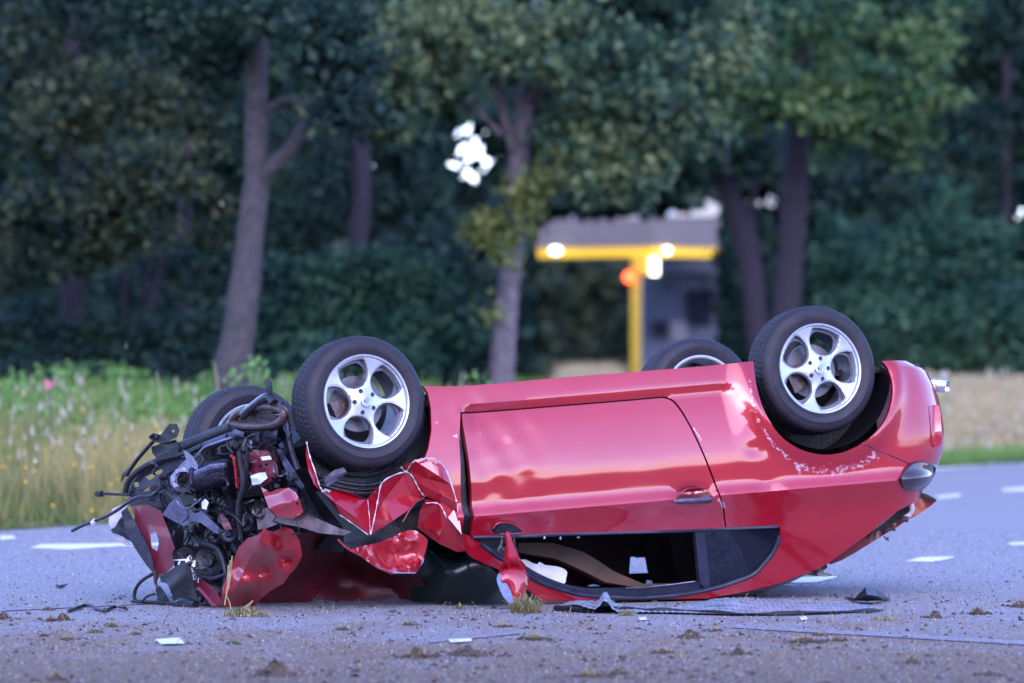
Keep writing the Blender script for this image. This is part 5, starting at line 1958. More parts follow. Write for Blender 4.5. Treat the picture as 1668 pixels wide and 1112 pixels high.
def clump_points(cl, seed):
    """cl: list of (px, py, d, rx, ry, count): sub-clumped points, denser near the surface."""
    r = np.random.default_rng(seed)
    out = []
    for (px, py, d, rx, ry, n) in cl:
        sc_ = F / d
        c = P(float(px), float(py), float(d))
        R3 = np.array([rx / sc_, max(rx, ry) * 0.8 / sc_, ry / sc_])
        nb = max(3, int(n / 55))
        bc = r.normal(size=(nb, 3))
        bc /= np.linalg.norm(bc, axis=1)[:, None]
        bc = bc * (r.uniform(0.35, 1.0, nb) ** 0.6)[:, None] * R3 + c
        k = r.integers(0, nb, n)
        rad = 0.16 * R3.mean() + 0.12
        p = bc[k] + r.normal(size=(n, 3)) * rad * 0.62 * np.array([1, 1, 0.7])
        out.append(p)
    return np.concatenate(out)


def foliage(name, cl, mat, size, parent, seed, station=True, extra=None):
    p = clump_points(cl, seed)
    if extra is not None:
        p = np.concatenate([p, extra])
    p = p[gap_mask(p, station, 0.5, 0.26)]
    gzv = gz(p[:, 0], p[:, 1])
    p = p[p[:, 2] > gzv + 0.05]
    v, f, var = leaves(p, size, seed)
    return mk(name, v, f, mat, parent, attr={'leafvar': var}, origin=WLOC[parent] if parent is not None else None)


def trunk(name, pts, parent, mat, n=12, sub=5):
    """pts (px, py, d, width px)"""
    p = smooth_path(np.array(pts, float), sub)
    w = P(p[:, 0], p[:, 1], p[:, 2])
    rad = p[:, 3] / 2 / (F / p[:, 2])
    r = np.random.default_rng(len(pts) * 7 + int(pts[0][0]))
    m = MB()
    m.tube(w, rad, n)
    v = np.array(m.v)
    v = v + r.normal(0, 0.006, v.shape)
    return mk(name, v, m.f, mat, parent, smooth=True, sharp=80)


def tree(name, base, label, trunks, clumps, leafmat, size, seed, bark, group=None, branches=(), station=True, cat='tree'):
    """base (px, d)"""
    bx = (base[0] - 834) / F * base[1]
    z = float(gz(bx, base[1]))
    t = empty(name, (float(bx), float(base[1]), z), label, cat, group)
    for k, q in enumerate(trunks):
        q = list(q)
        # root the first point in the ground
        if k == 0:
            gy = 585 + (CAMH - z + 0.15) * F / base[1]
            q = [(q[0][0] - (q[1][0] - q[0][0]) * 0.3, gy, q[0][2], q[0][3] * 1.15)] + q
        trunk('trunk', q, t, bark)
    for q in branches:
        trunk('branch', q, t, bark, 8)
    if clumps:
        foliage('crown', clumps, leafmat, size, t, seed, station)
    return t


UP = lambda px, d, w=500, n=2600: [(px, -120, d, w, 130, n), (px + 60, -330, d, w * .9, 150, n), (px - 40, -560, d, w * .7, 150, n // 2)]

tree('leaning_tree', (378, 50), 'tree with a violet trunk forking to the right, standing at the left',
     [[(378, 612, 50, 62), (386, 560, 50, 56), (398, 470, 50, 50), (408, 380, 50, 47), (417, 300, 50, 42), (417, 220, 50, 38), (418, 140, 50, 36), (420, 60, 50, 34), (418, -80, 50, 30), (430, -300, 50, 22)]],
     [(300, 20, 49.5, 150, 60, 1500), (150, -60, 50, 180, 70, 1500), (470, -50, 50, 120, 60, 1200), (545, 105, 48.6, 60, 45, 750), (575, 180, 48.6, 55, 30, 450), (510, 40, 48.6, 80, 40, 700), (430, 20, 49, 60, 40, 600), (345, 90, 50.5, 60, 60, 500), (60, -150, 50, 260, 90, 1600), (400, -300, 50, 380, 160, 3500), (320, -520, 50, 300, 140, 2500)],
     LEAF_DARK, 0.12, 21, BARK,
     branches=[[(420, 300, 50, 30), (440, 276, 49.9, 27), (470, 245, 49.8, 24), (492, 212, 49.7, 21), (508, 188, 49.6, 19), (540, 130, 49.5, 14), (560, 70, 49.5, 10)],
               [(424, 195, 50, 18), (445, 172, 49.9, 14), (470, 163, 49.8, 12), (505, 172, 49.7, 9), (530, 160, 49.6, 7)]])
tree('middle_tree', (818, 58), 'tree with leafy shoots on its violet trunk, behind the middle of the car',
     [[(816, 625, 58, 44), (822, 540, 58, 40), (828, 470, 58, 38), (836, 400, 58, 36), (842, 330, 58, 35), (846, 250, 58, 36), (854, 180, 58, 32), (862, 120, 58, 26), (872, 40, 58, 22), (880, -80, 58, 16)]],
     [(560, 170, 56.5, 70, 42, 950), (630, 190, 57, 60, 35, 700), (500, 60, 57, 90, 50, 900), (640, 70, 57, 130, 70, 1700), (790, 60, 57, 110, 60, 1300), (700, 150, 57, 60, 40, 600),
      (930, 60, 57, 110, 70, 1500), (980, 200, 57.5, 100, 70, 1700), (1040, 130, 57, 110, 80, 1700), (1010, 280, 57.5, 80, 42, 1100), (930, 270, 57.5, 60, 50, 900), (1120, 200, 57.5, 70, 50, 800), (1170, 60, 57.5, 90, 60, 900)] + UP(800, 58, 420, 2600),
     LEAF_MID, 0.125, 22, BARK_M,
     branches=[[(845, 262, 58, 24), (832, 225, 57.9, 20), (820, 190, 57.8, 17), (815, 150, 57.7, 15), (820, 90, 57.7, 11)],
               [(856, 180, 58, 20), (885, 140, 57.9, 15), (915, 100, 57.8, 12), (950, 65, 57.7, 9)],
               [(858, 175, 58, 16), (880, 120, 57.9, 13), (900, 80, 57.8, 10)],
               [(815, 220, 57.8, 11), (770, 170, 57.7, 9), (700, 120, 57.6, 7)]])
SHOOTS = empty('trunk_shoots', tuple(P(835., 600., 57.6)), 'yellow green leafy shoots hiding the middle of the tree trunk', 'ivy')
foliage('shoots', [(796, 388, 57.5, 36, 42, 230), (795, 350, 57.4, 26, 20, 80), (880, 300, 57.4, 36, 46, 210), (905, 270, 57.4, 22, 26, 70), (852, 350, 57.3, 36, 55, 170), (835, 408, 57.3, 38, 20, 130), (870, 360, 57.5, 24, 50, 100), (790, 512, 57.4, 12, 9, 26), (818, 515, 57.4, 10, 6, 16)],
        LEAF_YEL, 0.115, SHOOTS, 31, station=False)
tree('right_tree', (1275, 72), 'straight dark violet trunk under bright green leaves, behind the rear wheel',
     [[(1274, 600, 72, 46), (1280, 520, 72, 46), (1286, 440, 72, 45), (1291, 360, 72, 45), (1296, 290, 72, 44), (1300, 210, 72, 42), (1306, 120, 72, 38), (1312, 0, 72, 34), (1330, -200, 72, 26)]],
     [(1300, 110, 70, 130, 85, 1900), (1400, 160, 70, 110, 60, 1800), (1440, 90, 70, 100, 70, 1500), (1380, 215, 70.5, 70, 50, 500), (1460, 240, 70.5, 60, 25, 260), (1540, 170, 70.5, 40, 30, 160), (1540, 40, 70.5, 60, 60, 500), (1490, 200, 70.5, 60, 45, 700), (1330, 30, 70, 120, 60, 1200), (1500, 90, 70.5, 60, 70, 900), (1220, 160, 70.5, 60, 60, 700)] + UP(1380, 72, 360, 2600),
     LEAF_GREEN, 0.135, 23, BARK_D,
     branches=[[(1304, 140, 72, 20), (1340, 110, 71.5, 14), (1400, 90, 71, 9)], [(1300, 215, 72, 16), (1270, 170, 71.7, 12), (1230, 120, 71.4, 8)]])
tree('dark_leaning_tree', (1235, 84), 'black leaning trunk beside the canopy of the filling station',
     [[(1240, 600, 84, 40), (1232, 520, 84, 40), (1222, 430, 84, 40), (1208, 370, 84, 38), (1190, 318, 84, 34), (1172, 275, 84, 28), (1158, 220, 84, 22)]],
     [(1120, 225, 83, 90, 48, 1300), (1060, 290, 84, 70, 32, 800), (1200, 230, 83, 70, 50, 900), (1250, 270, 83, 50, 32, 380)] + UP(1150, 84, 300, 1600),
     LEAF_DARK, 0.15, 24, BARK_D,
     branches=[[(1222, 430, 84, 18), (1226, 380, 84, 14), (1224, 330, 84, 12), (1236, 290, 84, 9)]])
tree('background_tree', (590, 66), 'dark trunk between two trees, half lost in the shade', [[(590, 600, 66, 34), (588, 480, 66, 34), (584, 380, 66, 34), (590, 300, 66, 32), (586, 180, 66, 28), (590, 40, 66, 24)]],
     [(600, 240, 68, 100, 60, 1200), (690, 250, 68, 45, 90, 700), (520, 320, 68, 70, 60, 800), (680, 330, 68, 60, 50, 800)], LEAF_DARK, 0.13, 25, BARK_D)
tree('background_tree', (1356, 93), 'faint slim trunk right of the straight one', [[(1358, 560, 93, 22), (1356, 440, 93, 22), (1352, 340, 93, 21), (1358, 240, 93, 20), (1370, 140, 93, 16)]],
     [(1380, 280, 80.5, 80, 50, 900), (1450, 300, 81, 50, 60, 600)], LEAF_DARK, 0.14, 26, BARK_D)
tree('left_oak', (120, 58), 'broad dark olive tree filling the left edge', [[(110, 620, 58, 40), (118, 480, 58, 38), (112, 300, 58, 34), (122, 100, 58, 28), (130, -100, 58, 20)]],
     [(90, 340, 55, 110, 62, 2000), (215, 290, 55, 100, 60, 1700), (60, 200, 55.5, 100, 60, 1400), (200, 150, 55.5, 110, 60, 1400), (310, 230, 56, 60, 90, 1100), (70, 60, 56, 110, 70, 1200), (230, 380, 55, 70, 30, 700), (130, 420, 55, 60, 40, 600), (20, 420, 56, 80, 60, 900), (300, 110, 56.5, 70, 70, 800), (340, 350, 57, 40, 60, 500)] + UP(130, 58, 400, 2400),
     LEAF_OLIVE, 0.115, 27, BARK_D)
tree('left_oak', (290, 66), 'dark tree standing behind the leaning one', [[(300, 620, 66, 30), (298, 450, 66, 28), (304, 250, 66, 24), (300, 60, 66, 18)]],
     [(300, 440, 64, 90, 60, 1300), (180, 500, 63, 110, 50, 1500), (60, 520, 62, 110, 50, 1500), (330, 540, 62, 60, 40, 700), (480, 260, 66, 60, 110, 1200), (500, 380, 67, 60, 60, 800)], LEAF_DARK, 0.12, 28, BARK_D)
tree('right_ash', (1600, 90), 'very dark tree at the right edge', [[(1640, 560, 95, 16), (1640, 400, 95, 15), (1640, 200, 95, 14), (1640, 20, 95, 12)]],
     [(1600, 60, 88, 110, 50, 1200), (1640, 30, 87, 70, 40, 700), (1580, 240, 92, 130, 90, 1500), (1500, 320, 92, 80, 60, 800)] + UP(1620, 90, 260, 1500), LEAF_DARK, 0.16, 29, BARK_D)


def shrub(name, base, label, clumps, mat, size, seed, station=True, group='shrubs at the edge of the wood'):
    bx = (base[0] - 834) / F * base[1]
    t = empty(name, (float(bx), float(base[1]), float(gz(bx, base[1]))), label, 'shrub', group)
    foliage('foliage', clumps, mat, size, t, seed, station)
    r = np.random.default_rng(seed)
    m = MB()
    c = np.array(WLOC[t])
    for k in range(5):
        a = r.uniform(0, 6.28)
        e = c + np.array([math.cos(a) * .7, math.sin(a) * .7, 1.4 + r.random()])
        m2 = MB()
        m2.tube([c + np.array([0, 0, -0.1]), (c + e) / 2 + np.array([0, 0, .2]), e], [0.035, .025, .01], 6)
        m2.build('stem', BARK_D, t)
    return t


shrub('shrub', (560, 60), 'big mid green bush between the leaning tree and the middle tree', [(520, 470, 59, 95, 60, 2400), (640, 450, 59, 90, 55, 2200), (600, 540, 59, 150, 60, 2800), (720, 530, 59.5, 60, 70, 1300), (470, 560, 59, 60, 60, 1100), (560, 600, 58, 180, 40, 1800)], LEAF_BLUE, 0.11, 41)
shrub('shrub', (200, 60), 'dark bush low behind the flowers at the left', [(60, 560, 58, 110, 40, 1500), (220, 560, 58, 110, 40, 1500), (330, 590, 58, 60, 30, 700), (140, 610, 57, 200, 30, 1300)], LEAF_DARK, 0.11, 42)
shrub('shrub', (740, 64), 'dark green bush left of the middle trunk', [(740, 470, 63, 60, 80, 1300), (760, 570, 63, 60, 60, 1100), (700, 400, 64, 60, 50, 700)], LEAF_DARK, 0.12, 43)
shrub('shrub', (930, 168), 'brownish green hedge under the canopy of the filling station', [(900, 480, 168, 60, 60, 1500), (985, 480, 168, 60, 60, 1500), (940, 570, 168, 90, 50, 1800), (880, 570, 166, 40, 60, 800), (1015, 550, 168, 40, 60, 800)], LEAF_OLIVE, 0.26, 44, station=False)
shrub('shrub', (1215, 88), 'black green bush between the filling station and the straight trunk', [(1218, 470, 86, 42, 60, 1500), (1215, 550, 86, 48, 60, 1500), (1330, 540, 86, 60, 70, 1300), (1200, 420, 86, 30, 30, 500)], LEAF_DARK, 0.14, 45, station=False)
shrub('shrub', (1420, 86), 'blue green bush behind the rear wheel', [(1400, 440, 85, 80, 70, 2200), (1480, 390, 86, 60, 50, 1300), (1430, 540, 84, 110, 70, 2600), (1360, 390, 86, 40, 50, 700)], LEAF_BLUE, 0.14, 46)
shrub('shrub', (1600, 88), 'wide blue green bush at the right edge above the dry grass', [(1580, 420, 86, 110, 60, 2600), (1620, 520, 84, 110, 60, 2600), (1540, 560, 84, 80, 50, 1600), (1650, 600, 84, 80, 30, 1000), (1520, 330, 88, 60, 35, 700)], LEAF_BLUE, 0.14, 47)

# the wood behind: one mass
n = 120000
d = rng.uniform(96, 122, n)
# deeper part stands behind the filling station
px = rng.uniform(-700, 2400, n)
py = rng.uniform(-520, 620, n)
p = P(px, py, d)
dens = np.sin(px * 0.018 + 1) * np.cos(py * 0.023) + 0.6 * np.sin(px * 0.041 - py * 0.03)
p = p[(dens + rng.normal(0, 0.8, n)) > -1.6]
behind = p.copy()
p = p[gap_mask(p, True, 0.4)]
v, f, var = leaves(p, 0.5, 77, 0.85)
n2_ = 100000
px2_ = np.concatenate([rng.uniform(-4200, -600, n2_ // 2), rng.uniform(2300, 5200, n2_ // 2)])
p2_ = P(px2_, rng.uniform(-520, 625, n2_), rng.uniform(84, 122, n2_))
v2_, f2_, var2_ = leaves(p2_, 0.55, 76, 0.85)
f = np.concatenate([f, f2_ + len(v)])
v = np.concatenate([v, v2_])
var = np.concatenate([var, var2_])
wood = mk('woodland', v, f, LEAF_DARK, None, origin=(0, 105, 0), attr={'leafvar': var})
tag(wood, 'dark mass of trees closing off the background', 'wood', kind='stuff')
n = 30000
px = rng.uniform(700, 1350, n)
py = rng.uniform(300, 610, n)
p = P(px, py, rng.uniform(172, 195, n))
x_, y_ = project(p)
kp = np.ones(n, bool)
for (gx, gy, rx, ry) in GAPS:
    kp &= ((x_ - gx) / rx) ** 2 + ((y_ - gy) / ry) ** 2 > 1
kp &= (y_ > 356) | (rng.random(n) < 0.5)
v, f, var = leaves(p[kp], 0.6, 78, 0.8)
wood = mk('far_woodland', v, f, LEAF_OLIVE, None, origin=(0, 180, 0), attr={'leafvar': var})
tag(wood, 'trees far behind the filling station', 'wood', kind='stuff')
# pale green trees seen above the canopy
t = empty('far_tree', tuple(P(1060., 590., 165.)), 'pale green tree showing above the grey canopy', 'tree')
foliage('crown', [(1050, 318, 165, 60, 22, 700), (1120, 318, 165, 40, 14, 250), (985, 335, 165, 40, 14, 250), (1250, 318, 165, 30, 10, 120)], LEAF_YEL, 0.3, t, 79, station=False)
trunk('trunk', [(1060, 600, 165, 12), (1062, 450, 165, 11), (1056, 330, 165, 8)], t, BARK_D)

# the trees across the road, behind the camera, mirrored in the paint
n = 24000
px = rng.uniform(-42, 42, n)
hh = rng.random(n)
top = 11.0 + 2.5 * np.sin(px * 0.35) + 1.6 * np.sin(px * 0.9 + 1)
p = np.stack([px, -12 - rng.uniform(0, 7, n) - 0.004 * px ** 2, 0.3 + hh * top], 1)
v, f, var = leaves(p, 0.75, 80, 0.8)
wood = mk('roadside_wood', v, f, LEAF_DARK, None, origin=(0, -14, 0), attr={'leafvar': var})
tag(wood, 'row of trees on the other side of the road', 'wood', kind='stuff')

# ------------------------------------------------------------------ grass and flowers on the verge
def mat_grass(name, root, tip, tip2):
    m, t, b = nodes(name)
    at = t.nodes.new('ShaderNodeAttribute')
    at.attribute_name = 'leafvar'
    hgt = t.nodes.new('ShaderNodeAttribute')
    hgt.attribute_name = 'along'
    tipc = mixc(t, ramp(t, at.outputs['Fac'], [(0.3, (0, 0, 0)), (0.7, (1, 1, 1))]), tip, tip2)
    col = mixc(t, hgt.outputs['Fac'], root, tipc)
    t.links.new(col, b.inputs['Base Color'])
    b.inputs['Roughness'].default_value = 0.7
    b.inputs['Specular IOR Level'].default_value = 0.2
    tr = t.nodes.new('ShaderNodeBsdfTranslucent')
    t.links.new(col, tr.inputs[0])
    mx = t.nodes.new('ShaderNodeMixShader')
    mx.inputs[0].default_value = 0.3
    out = [n for n in t.nodes if n.type == 'OUTPUT_MATERIAL'][0]
    t.links.new(b.outputs[0], mx.inputs[1])
    t.links.new(tr.outputs[0], mx.inputs[2])
    t.links.new(mx.outputs[0], out.inputs[0])
    return m


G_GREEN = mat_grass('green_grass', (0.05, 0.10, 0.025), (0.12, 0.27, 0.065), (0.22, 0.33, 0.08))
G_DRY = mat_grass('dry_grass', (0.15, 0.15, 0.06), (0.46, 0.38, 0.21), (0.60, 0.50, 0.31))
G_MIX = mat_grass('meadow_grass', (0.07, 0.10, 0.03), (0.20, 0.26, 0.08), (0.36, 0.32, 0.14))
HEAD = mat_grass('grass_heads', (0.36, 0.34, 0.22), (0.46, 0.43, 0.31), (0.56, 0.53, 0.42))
YEL = simple('yellow_flowers', (0.75, 0.42, 0.03), 0.7, 0, 0.25, 5)
WHI = simple('white_flowers', (0.70, 0.68, 0.72), 0.7, 0, 0.15, 5)
PNK = simple('pink_flowers', (0.65, 0.10, 0.25), 0.7, 0, 0.15, 5)


def blades(x, y, h, wdt, seed, lean=0.35):
    r = np.random.default_rng(seed)
    n = len(x)
    z = gz(x, y)
    a = r.uniform(0, 2 * np.pi, n)
    b = r.uniform(0, 2 * np.pi, n)
    side = np.stack([np.cos(a), np.sin(a), np.zeros(n)], 1) * (wdt / 2)[:, None]
    ln = np.stack([np.cos(b), np.sin(b), np.zeros(n)], 1) * (h * lean * r.uniform(0.1, 1.3, n))[:, None]
    base = np.stack([x, y, z], 1)
    up = np.zeros((n, 3))
    up[:, 2] = h
    v = np.empty((n, 5, 3))
    v[:, 0] = base - side
    v[:, 1] = base + side
    v[:, 2] = base + up * 0.55 + ln * 0.35 + side * 0.8
    v[:, 3] = base + up * 0.55 + ln * 0.35 - side * 0.8
    v[:, 4] = base + up * 0.97 + ln
    tri = np.array([[0, 1, 2], [0, 2, 3], [3, 2, 4]])
    f = (np.arange(n)[:, None, None] * 5 + tri[None]).reshape(-1, 3)
    al = np.tile([0, 0, .6, .6, 1.0], n)
    var = np.repeat(r.random(n), 5)
    return v.reshape(-1, 3), f, al, var, v[:, 4]


def verge(name, n, s0, s1, t0, t1, hfun, mat, seed, wmul=1.0, label=None, clip=True):
    r = np.random.default_rng(seed)
    s = r.uniform(s0, s1, n)
    t_ = r.uniform(t0, t1, n)
    x = EA[0] + s * EN[0] + t_ * ET[0]
    y = EA[1] + s * EN[1] + t_ * ET[1]
    h = hfun(x, y, s, t_, r)
    k = (h > 0.03) & (y > 20)
    ax_ = np.abs(x / y)
    k &= ax_ < 0.22
    x, y, h = x[k], y[k], h[k]
    w = 0.0065 * (y / 25) * wmul * r.uniform(0.7, 1.4, len(x))
    v, f, al, var, tips = blades(x, y, h, w, seed)
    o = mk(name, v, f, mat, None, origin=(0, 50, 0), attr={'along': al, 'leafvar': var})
    tag(o, label, kind='stuff')
    return tips


# left stretch of the verge (t around 0), middle, right stretch (t 20..60)
edge = lambda s: np.clip(s / 0.8, 0.12, 1)
pat = lambda x, y: 0.5 + 0.5 * np.sin(x * 2.3 + np.sin(y * 0.9) * 2) * np.cos(y * 0.8)
verge('green_meadow', 90000, -0.2, 13, -12, 22, lambda x, y, s, t, r: edge(s) * (0.18 + 0.30 * np.clip((s - 1.5) / 4, 0, 1)) * r.uniform(0.5, 1.25, len(s)), G_GREEN, 51, label='green meadow grass behind the road at the left')
tips1 = verge('flower_meadow', 60000, -0.1, 7, -12, 22, lambda x, y, s, t, r: edge(s) * (0.26 + 0.22 * pat(x, y)) * r.uniform(0.4, 1.3, len(s)), G_MIX, 52, label='mixed meadow with dry stems behind the road at the left')
G_GOLD = mat_grass('golden_grass', (0.12, 0.12, 0.04), (0.42, 0.36, 0.13), (0.54, 0.44, 0.19))
verge('golden_grass', 60000, 0.0, 4.2, -10, 10, lambda x, y, s, t, r: edge(s) * (r.random(len(s)) < np.clip(1.3 - np.hypot((834 + F * x / y - 235) / 150, (s - 1.9) / 1.9), 0.10, 0.55)) * r.uniform(0.2, 0.6, len(s)), G_GOLD, 57, label='golden dry grass near the wreck')
tips2 = verge('tall_stems', 1900, 0.4, 6.5, -12, 22, lambda x, y, s, t, r: (0.32 + 0.32 * r.random(len(s))) * (r.random(len(s)) < 0.4 + 0.6 * pat(x * 1.7, y)), G_DRY, 53, 0.8, label='tall dry stems rising from the meadow')
def dryzone(x, y):
    q = 834 + F * x / y
    return (q > 1440) | ((q > 905) & (q < 1012) & (y > 62))


tips3 = verge('dry_grass', 170000, 0.2, 8, 18, 80, lambda x, y, s, t, r: dryzone(x, y) * edge(s) * (0.20 + 0.30 * np.clip((s - 0.6) / 1.6, 0, 1)) * r.uniform(0.45, 1.15, len(s)), G_DRY, 54, label='tall dry grass along the road at the right')
verge('dry_patch', 60000, 6, 22, 20, 60, lambda x, y, s, t, r: ((834 + F * x / y > 915) & (834 + F * x / y < 1010)) * r.uniform(0.3, 0.75, len(s)), G_DRY, 58, label='patch of tall dry grass below the filling station')
verge('roadside_turf', 60000, -0.3, 2.2, 14, 80, lambda x, y, s, t, r: 0.13 * r.uniform(0.5, 1.5, len(s)), G_GREEN, 55, label='short green turf between road and dry grass')
verge('back_meadow', 60000, 6, 22, 10, 80, lambda x, y, s, t, r: 0.35 * r.uniform(0.5, 1.2, len(s)), G_GREEN, 56, label='green growth under the trees')


def heads(name, tips, size, mat, seed, tall=2.4, label=None, kind='stuff'):
    """Seed heads / blossoms: small crossed diamonds at the stem tips."""
    n = len(tips)
    r = np.random.default_rng(seed)
    v = np.empty((n, 6, 3))
    s = size * r.uniform(0.6, 1.3, n)
    off = np.array([[0, 0, -1], [1, 0, 0], [0, 1, 0], [-1, 0, 0], [0, -1, 0], [0, 0, 1]], float)
    off[[0, 5], 2] *= tall
    for k in range(6):
        v[:, k] = tips + off[k] * s[:, None]
    tri = np.array([[0, 2, 1], [0, 3, 2], [0, 4, 3], [0, 1, 4], [5, 1, 2], [5, 2, 3], [5, 3, 4], [5, 4, 1]])
    f = (np.arange(n)[:, None, None] * 6 + tri[None]).reshape(-1, 3)
    o = mk(name, v.reshape(-1, 3), f, mat, None, origin=(0, 45, 0), attr={'along': np.ones(n * 6), 'leafvar': np.repeat(r.random(n), 6)})
    tag(o, label, kind=kind)


wr = np.random.default_rng(91)
nw = 1500
s_w = 3.0 + 7.0 * wr.random(nw) ** 0.9
t_w = wr.uniform(-8, 32, nw)
xw = EA[0] + s_w * EN[0] + t_w * ET[0]
yw = EA[1] + s_w * EN[1] + t_w * ET[1]
_k = (834 + F * xw / yw < 480) | (wr.random(nw) < 0.06)
xw, yw = xw[_k], yw[_k]
nw = len(xw)
zw = gz(xw, yw)
hw_ = (0.30 + 0.44 * wr.random(nw)) * (0.80 + 0.30 * np.sin(xw * 2.1 + 1) * np.sin(yw * 0.9))
pk = np.repeat(np.arange(nw), 60)
hh2 = wr.random(len(pk)) ** 0.7
pw_ = np.stack([xw[pk] + wr.normal(0, 0.11, len(pk)), yw[pk] + wr.normal(0, 0.11, len(pk)), zw[pk] + hw_[pk] * hh2], 1)
LEAF_WEED = mat_leaf('weed_leaves', [(0.25, (0.06, 0.14, 0.035)), (0.5, (0.12, 0.26, 0.065)), (0.8, (0.26, 0.34, 0.09))])
v, f, var = leaves(pw_, 0.075, 92)
o = mk('meadow_weeds', v, f, LEAF_WEED, None, origin=(0, 45, 0), attr={'leafvar': var})
tag(o, 'bright green weeds at the back of the meadow', kind='stuff')
heads('grass_seed_heads', tips2, 0.012, HEAD, 61, 5.0, 'pale seed heads over the meadow')
heads('dry_seed_heads', tips3[::30], 0.02, HEAD, 62, 3.0, 'pale seed heads over the dry grass at the right')
s_ = sdist(tips1[:, 0], tips1[:, 1])
xx, _yy = project(tips1)
rs_ = rng.random(len(tips1))
dens = np.clip(1.15 - np.abs(s_ - 1.5) / 1.9, 0, 1) * (0.3 + 0.7 * pat(tips1[:, 0] * 1.9, tips1[:, 1] * 1.4)) * np.clip((xx + 150) / 330, 0.25, 1)
heads('yellow_flowers', tips1[rs_ < dens * 0.06], 0.017, YEL, 63, 0.8, 'orange yellow flowers in the meadow at the left')
heads('white_flowers', tips1[(rs_ > 0.994) & (s_ < 5)], 0.020, WHI, 64, 0.7, 'white flower heads in the meadow')
tall = tips2[rng.random(len(tips2)) < 0.05]
heads('yellow_heads', tall, 0.030, YEL, 65, 0.9, 'yellow blossoms on tall stems')
# single plants one can pick out
def plant(px, py, d, h, label, mat, leafm, n=40, cat='plant', blossom=None):
    top = P(float(px), float(py), float(d))
    x, y = top[0], top[1]
    z0 = float(gz(x, y))
    t = empty('wild_plant', (float(x), float(y), z0), label, cat)
    m = MB()
    m.tube([(x, y, z0 - .02), (x + .02, y, (z0 + top[2]) / 2), tuple(top)], [0.008, 0.007, 0.004], 5)
    m.build('stem', mat, t)
    r = np.random.default_rng(int(px))
    hh_ = r.uniform(0.35, 1, n)
    p = np.stack([x + r.normal(0, 0.05, n), y + r.normal(0, 0.05, n), z0 + (top[2] - z0) * hh_], 1)
    v, f, var = leaves(p, 0.07, int(px))
    mk('leaves', v, f, leafm, t, attr={'leafvar': var})
    if blossom is not None:
        q = MB()
        for k in range(7):
            c = top + r.normal(0, 0.02, 3)
            q.add([c + np.array(o_) * 0.022 for o_ in ((1, 0, 0), (0, 1, 0), (-1, 0, 0), (0, -1, 0), (0, 0, 1))], [(0, 1, 4), (1, 2, 4), (2, 3, 4), (3, 0, 4), (3, 2, 1, 0)])
        q.build('blossom', blossom, t)
    return t


LIME = mat_leaf('lime_leaves', [(0.25, (0.11, 0.24, 0.06)), (0.55, (0.17, 0.34, 0.10)), (0.8, (0.26, 0.42, 0.14))])
plant(413, 580, 40, 1, 'bright green leafy stem leaning left, just above the far front tyre', BARK, LIME, 60)
plant(432, 600, 40.3, 1, 'bright green leafy stem right above the far front tyre', BARK, LIME, 70)
plant(384, 596, 40.5, 1, 'short bright green shoot by the base of the leaning tree', BARK, LIME, 50)
plant(778, 600, 44, 1, 'lime green shoot beside the middle trunk', BARK, LIME, 40)
plant(80, 628, 41, 1, 'pink flower at the top of the meadow at the left', BARK, LIME, 14, 'flower', PNK)
plant(1568, 705, 62, 1, 'green weed with a yellow flower in the dry grass at the right', BARK, LIME, 60, 'flower', YEL)
plant(1540, 610, 66, 1, 'pale tall weed at the top of the dry grass', BARK, LIME, 20, 'flower', WHI)
for (x, y) in ((348, 588), (255, 605)):
    a = P(float(x), float(y), 41.0)
    t = empty('grass_stalk', (float(a[0]), float(a[1]), float(gz(a[0], a[1]))), 'lone pale stalk rising against the shade, %s' % ('just left of the leaning trunk' if x == 348 else 'above the middle of the meadow'), 'grass stalk')
    m = MB()
    m.tube([(a[0] + .05, a[1], float(gz(a[0], a[1])) - .02), (a[0] + .03, a[1], a[2] - .15), tuple(a)], [.006, .009, .004], 5)
    m.build('stem', HEAD, t)

# ------------------------------------------------------------------ low dark fence at the wood's edge, left
FM = simple('dark_fence_metal', (0.012, 0.018, 0.035), 0.6, 0, 0.2, 10)
fp0, fp1 = P(-260., 577., 54.), P(360., 577., 66.)
fe = empty('mesh_fence', (float(fp0[0]), float(fp0[1]), float(gz(fp0[0], fp0[1]))), 'low dark mesh fence at the foot of the wood at the left', 'fence')
for k in range(9):
    q = fp0 + (fp1 - fp0) * k / 8
    z0 = float(gz(q[0], q[1]))
    m = MB()
    m.box((q[0], q[1], (z0 + q[2] + .04) / 2), .05, .05, q[2] + .04 - z0)
    m.build('post', FM, fe)
m = MB()
m.tube([tuple(fp0), tuple(fp1)], 0.03, 6)
m.build('top_rail', FM, fe)
m = MB()
L = np.linalg.norm(fp1 - fp0)
for k in range(int(L / 0.1)):
    q = fp0 + (fp1 - fp0) * (k * 0.1 / L)
    m.box((q[0], q[1], q[2] - .45), .008, .008, .9)
for k in range(9):
    m.tube([tuple(fp0 - np.array([0, 0, k * .1 + .05])), tuple(fp1 - np.array([0, 0, k * .1 + .05]))], 0.004, 4)
mm_ = m.build('mesh_wires', FM, fe)
mm_['kind'] = 'stuff'

# ================================================================== FILLING STATION
SD = 150.0
px2m = SD / F
CAN = simple('canopy_fascia', (0.21, 0.18, 0.18), 0.6, 0, 0.06, 0.6)
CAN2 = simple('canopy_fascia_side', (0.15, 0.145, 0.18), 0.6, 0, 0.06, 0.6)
YELM = simple('yellow_steel', (0.80, 0.50, 0.035), 0.5, 0, 0.06, 0.5)
WALLM = simple('kiosk_wall', (0.19, 0.21, 0.30), 0.7, 0, 0.12, 0.8)
GLZ = simple('kiosk_window', (0.04, 0.045, 0.07), 0.2, 0, 0.1, 1)


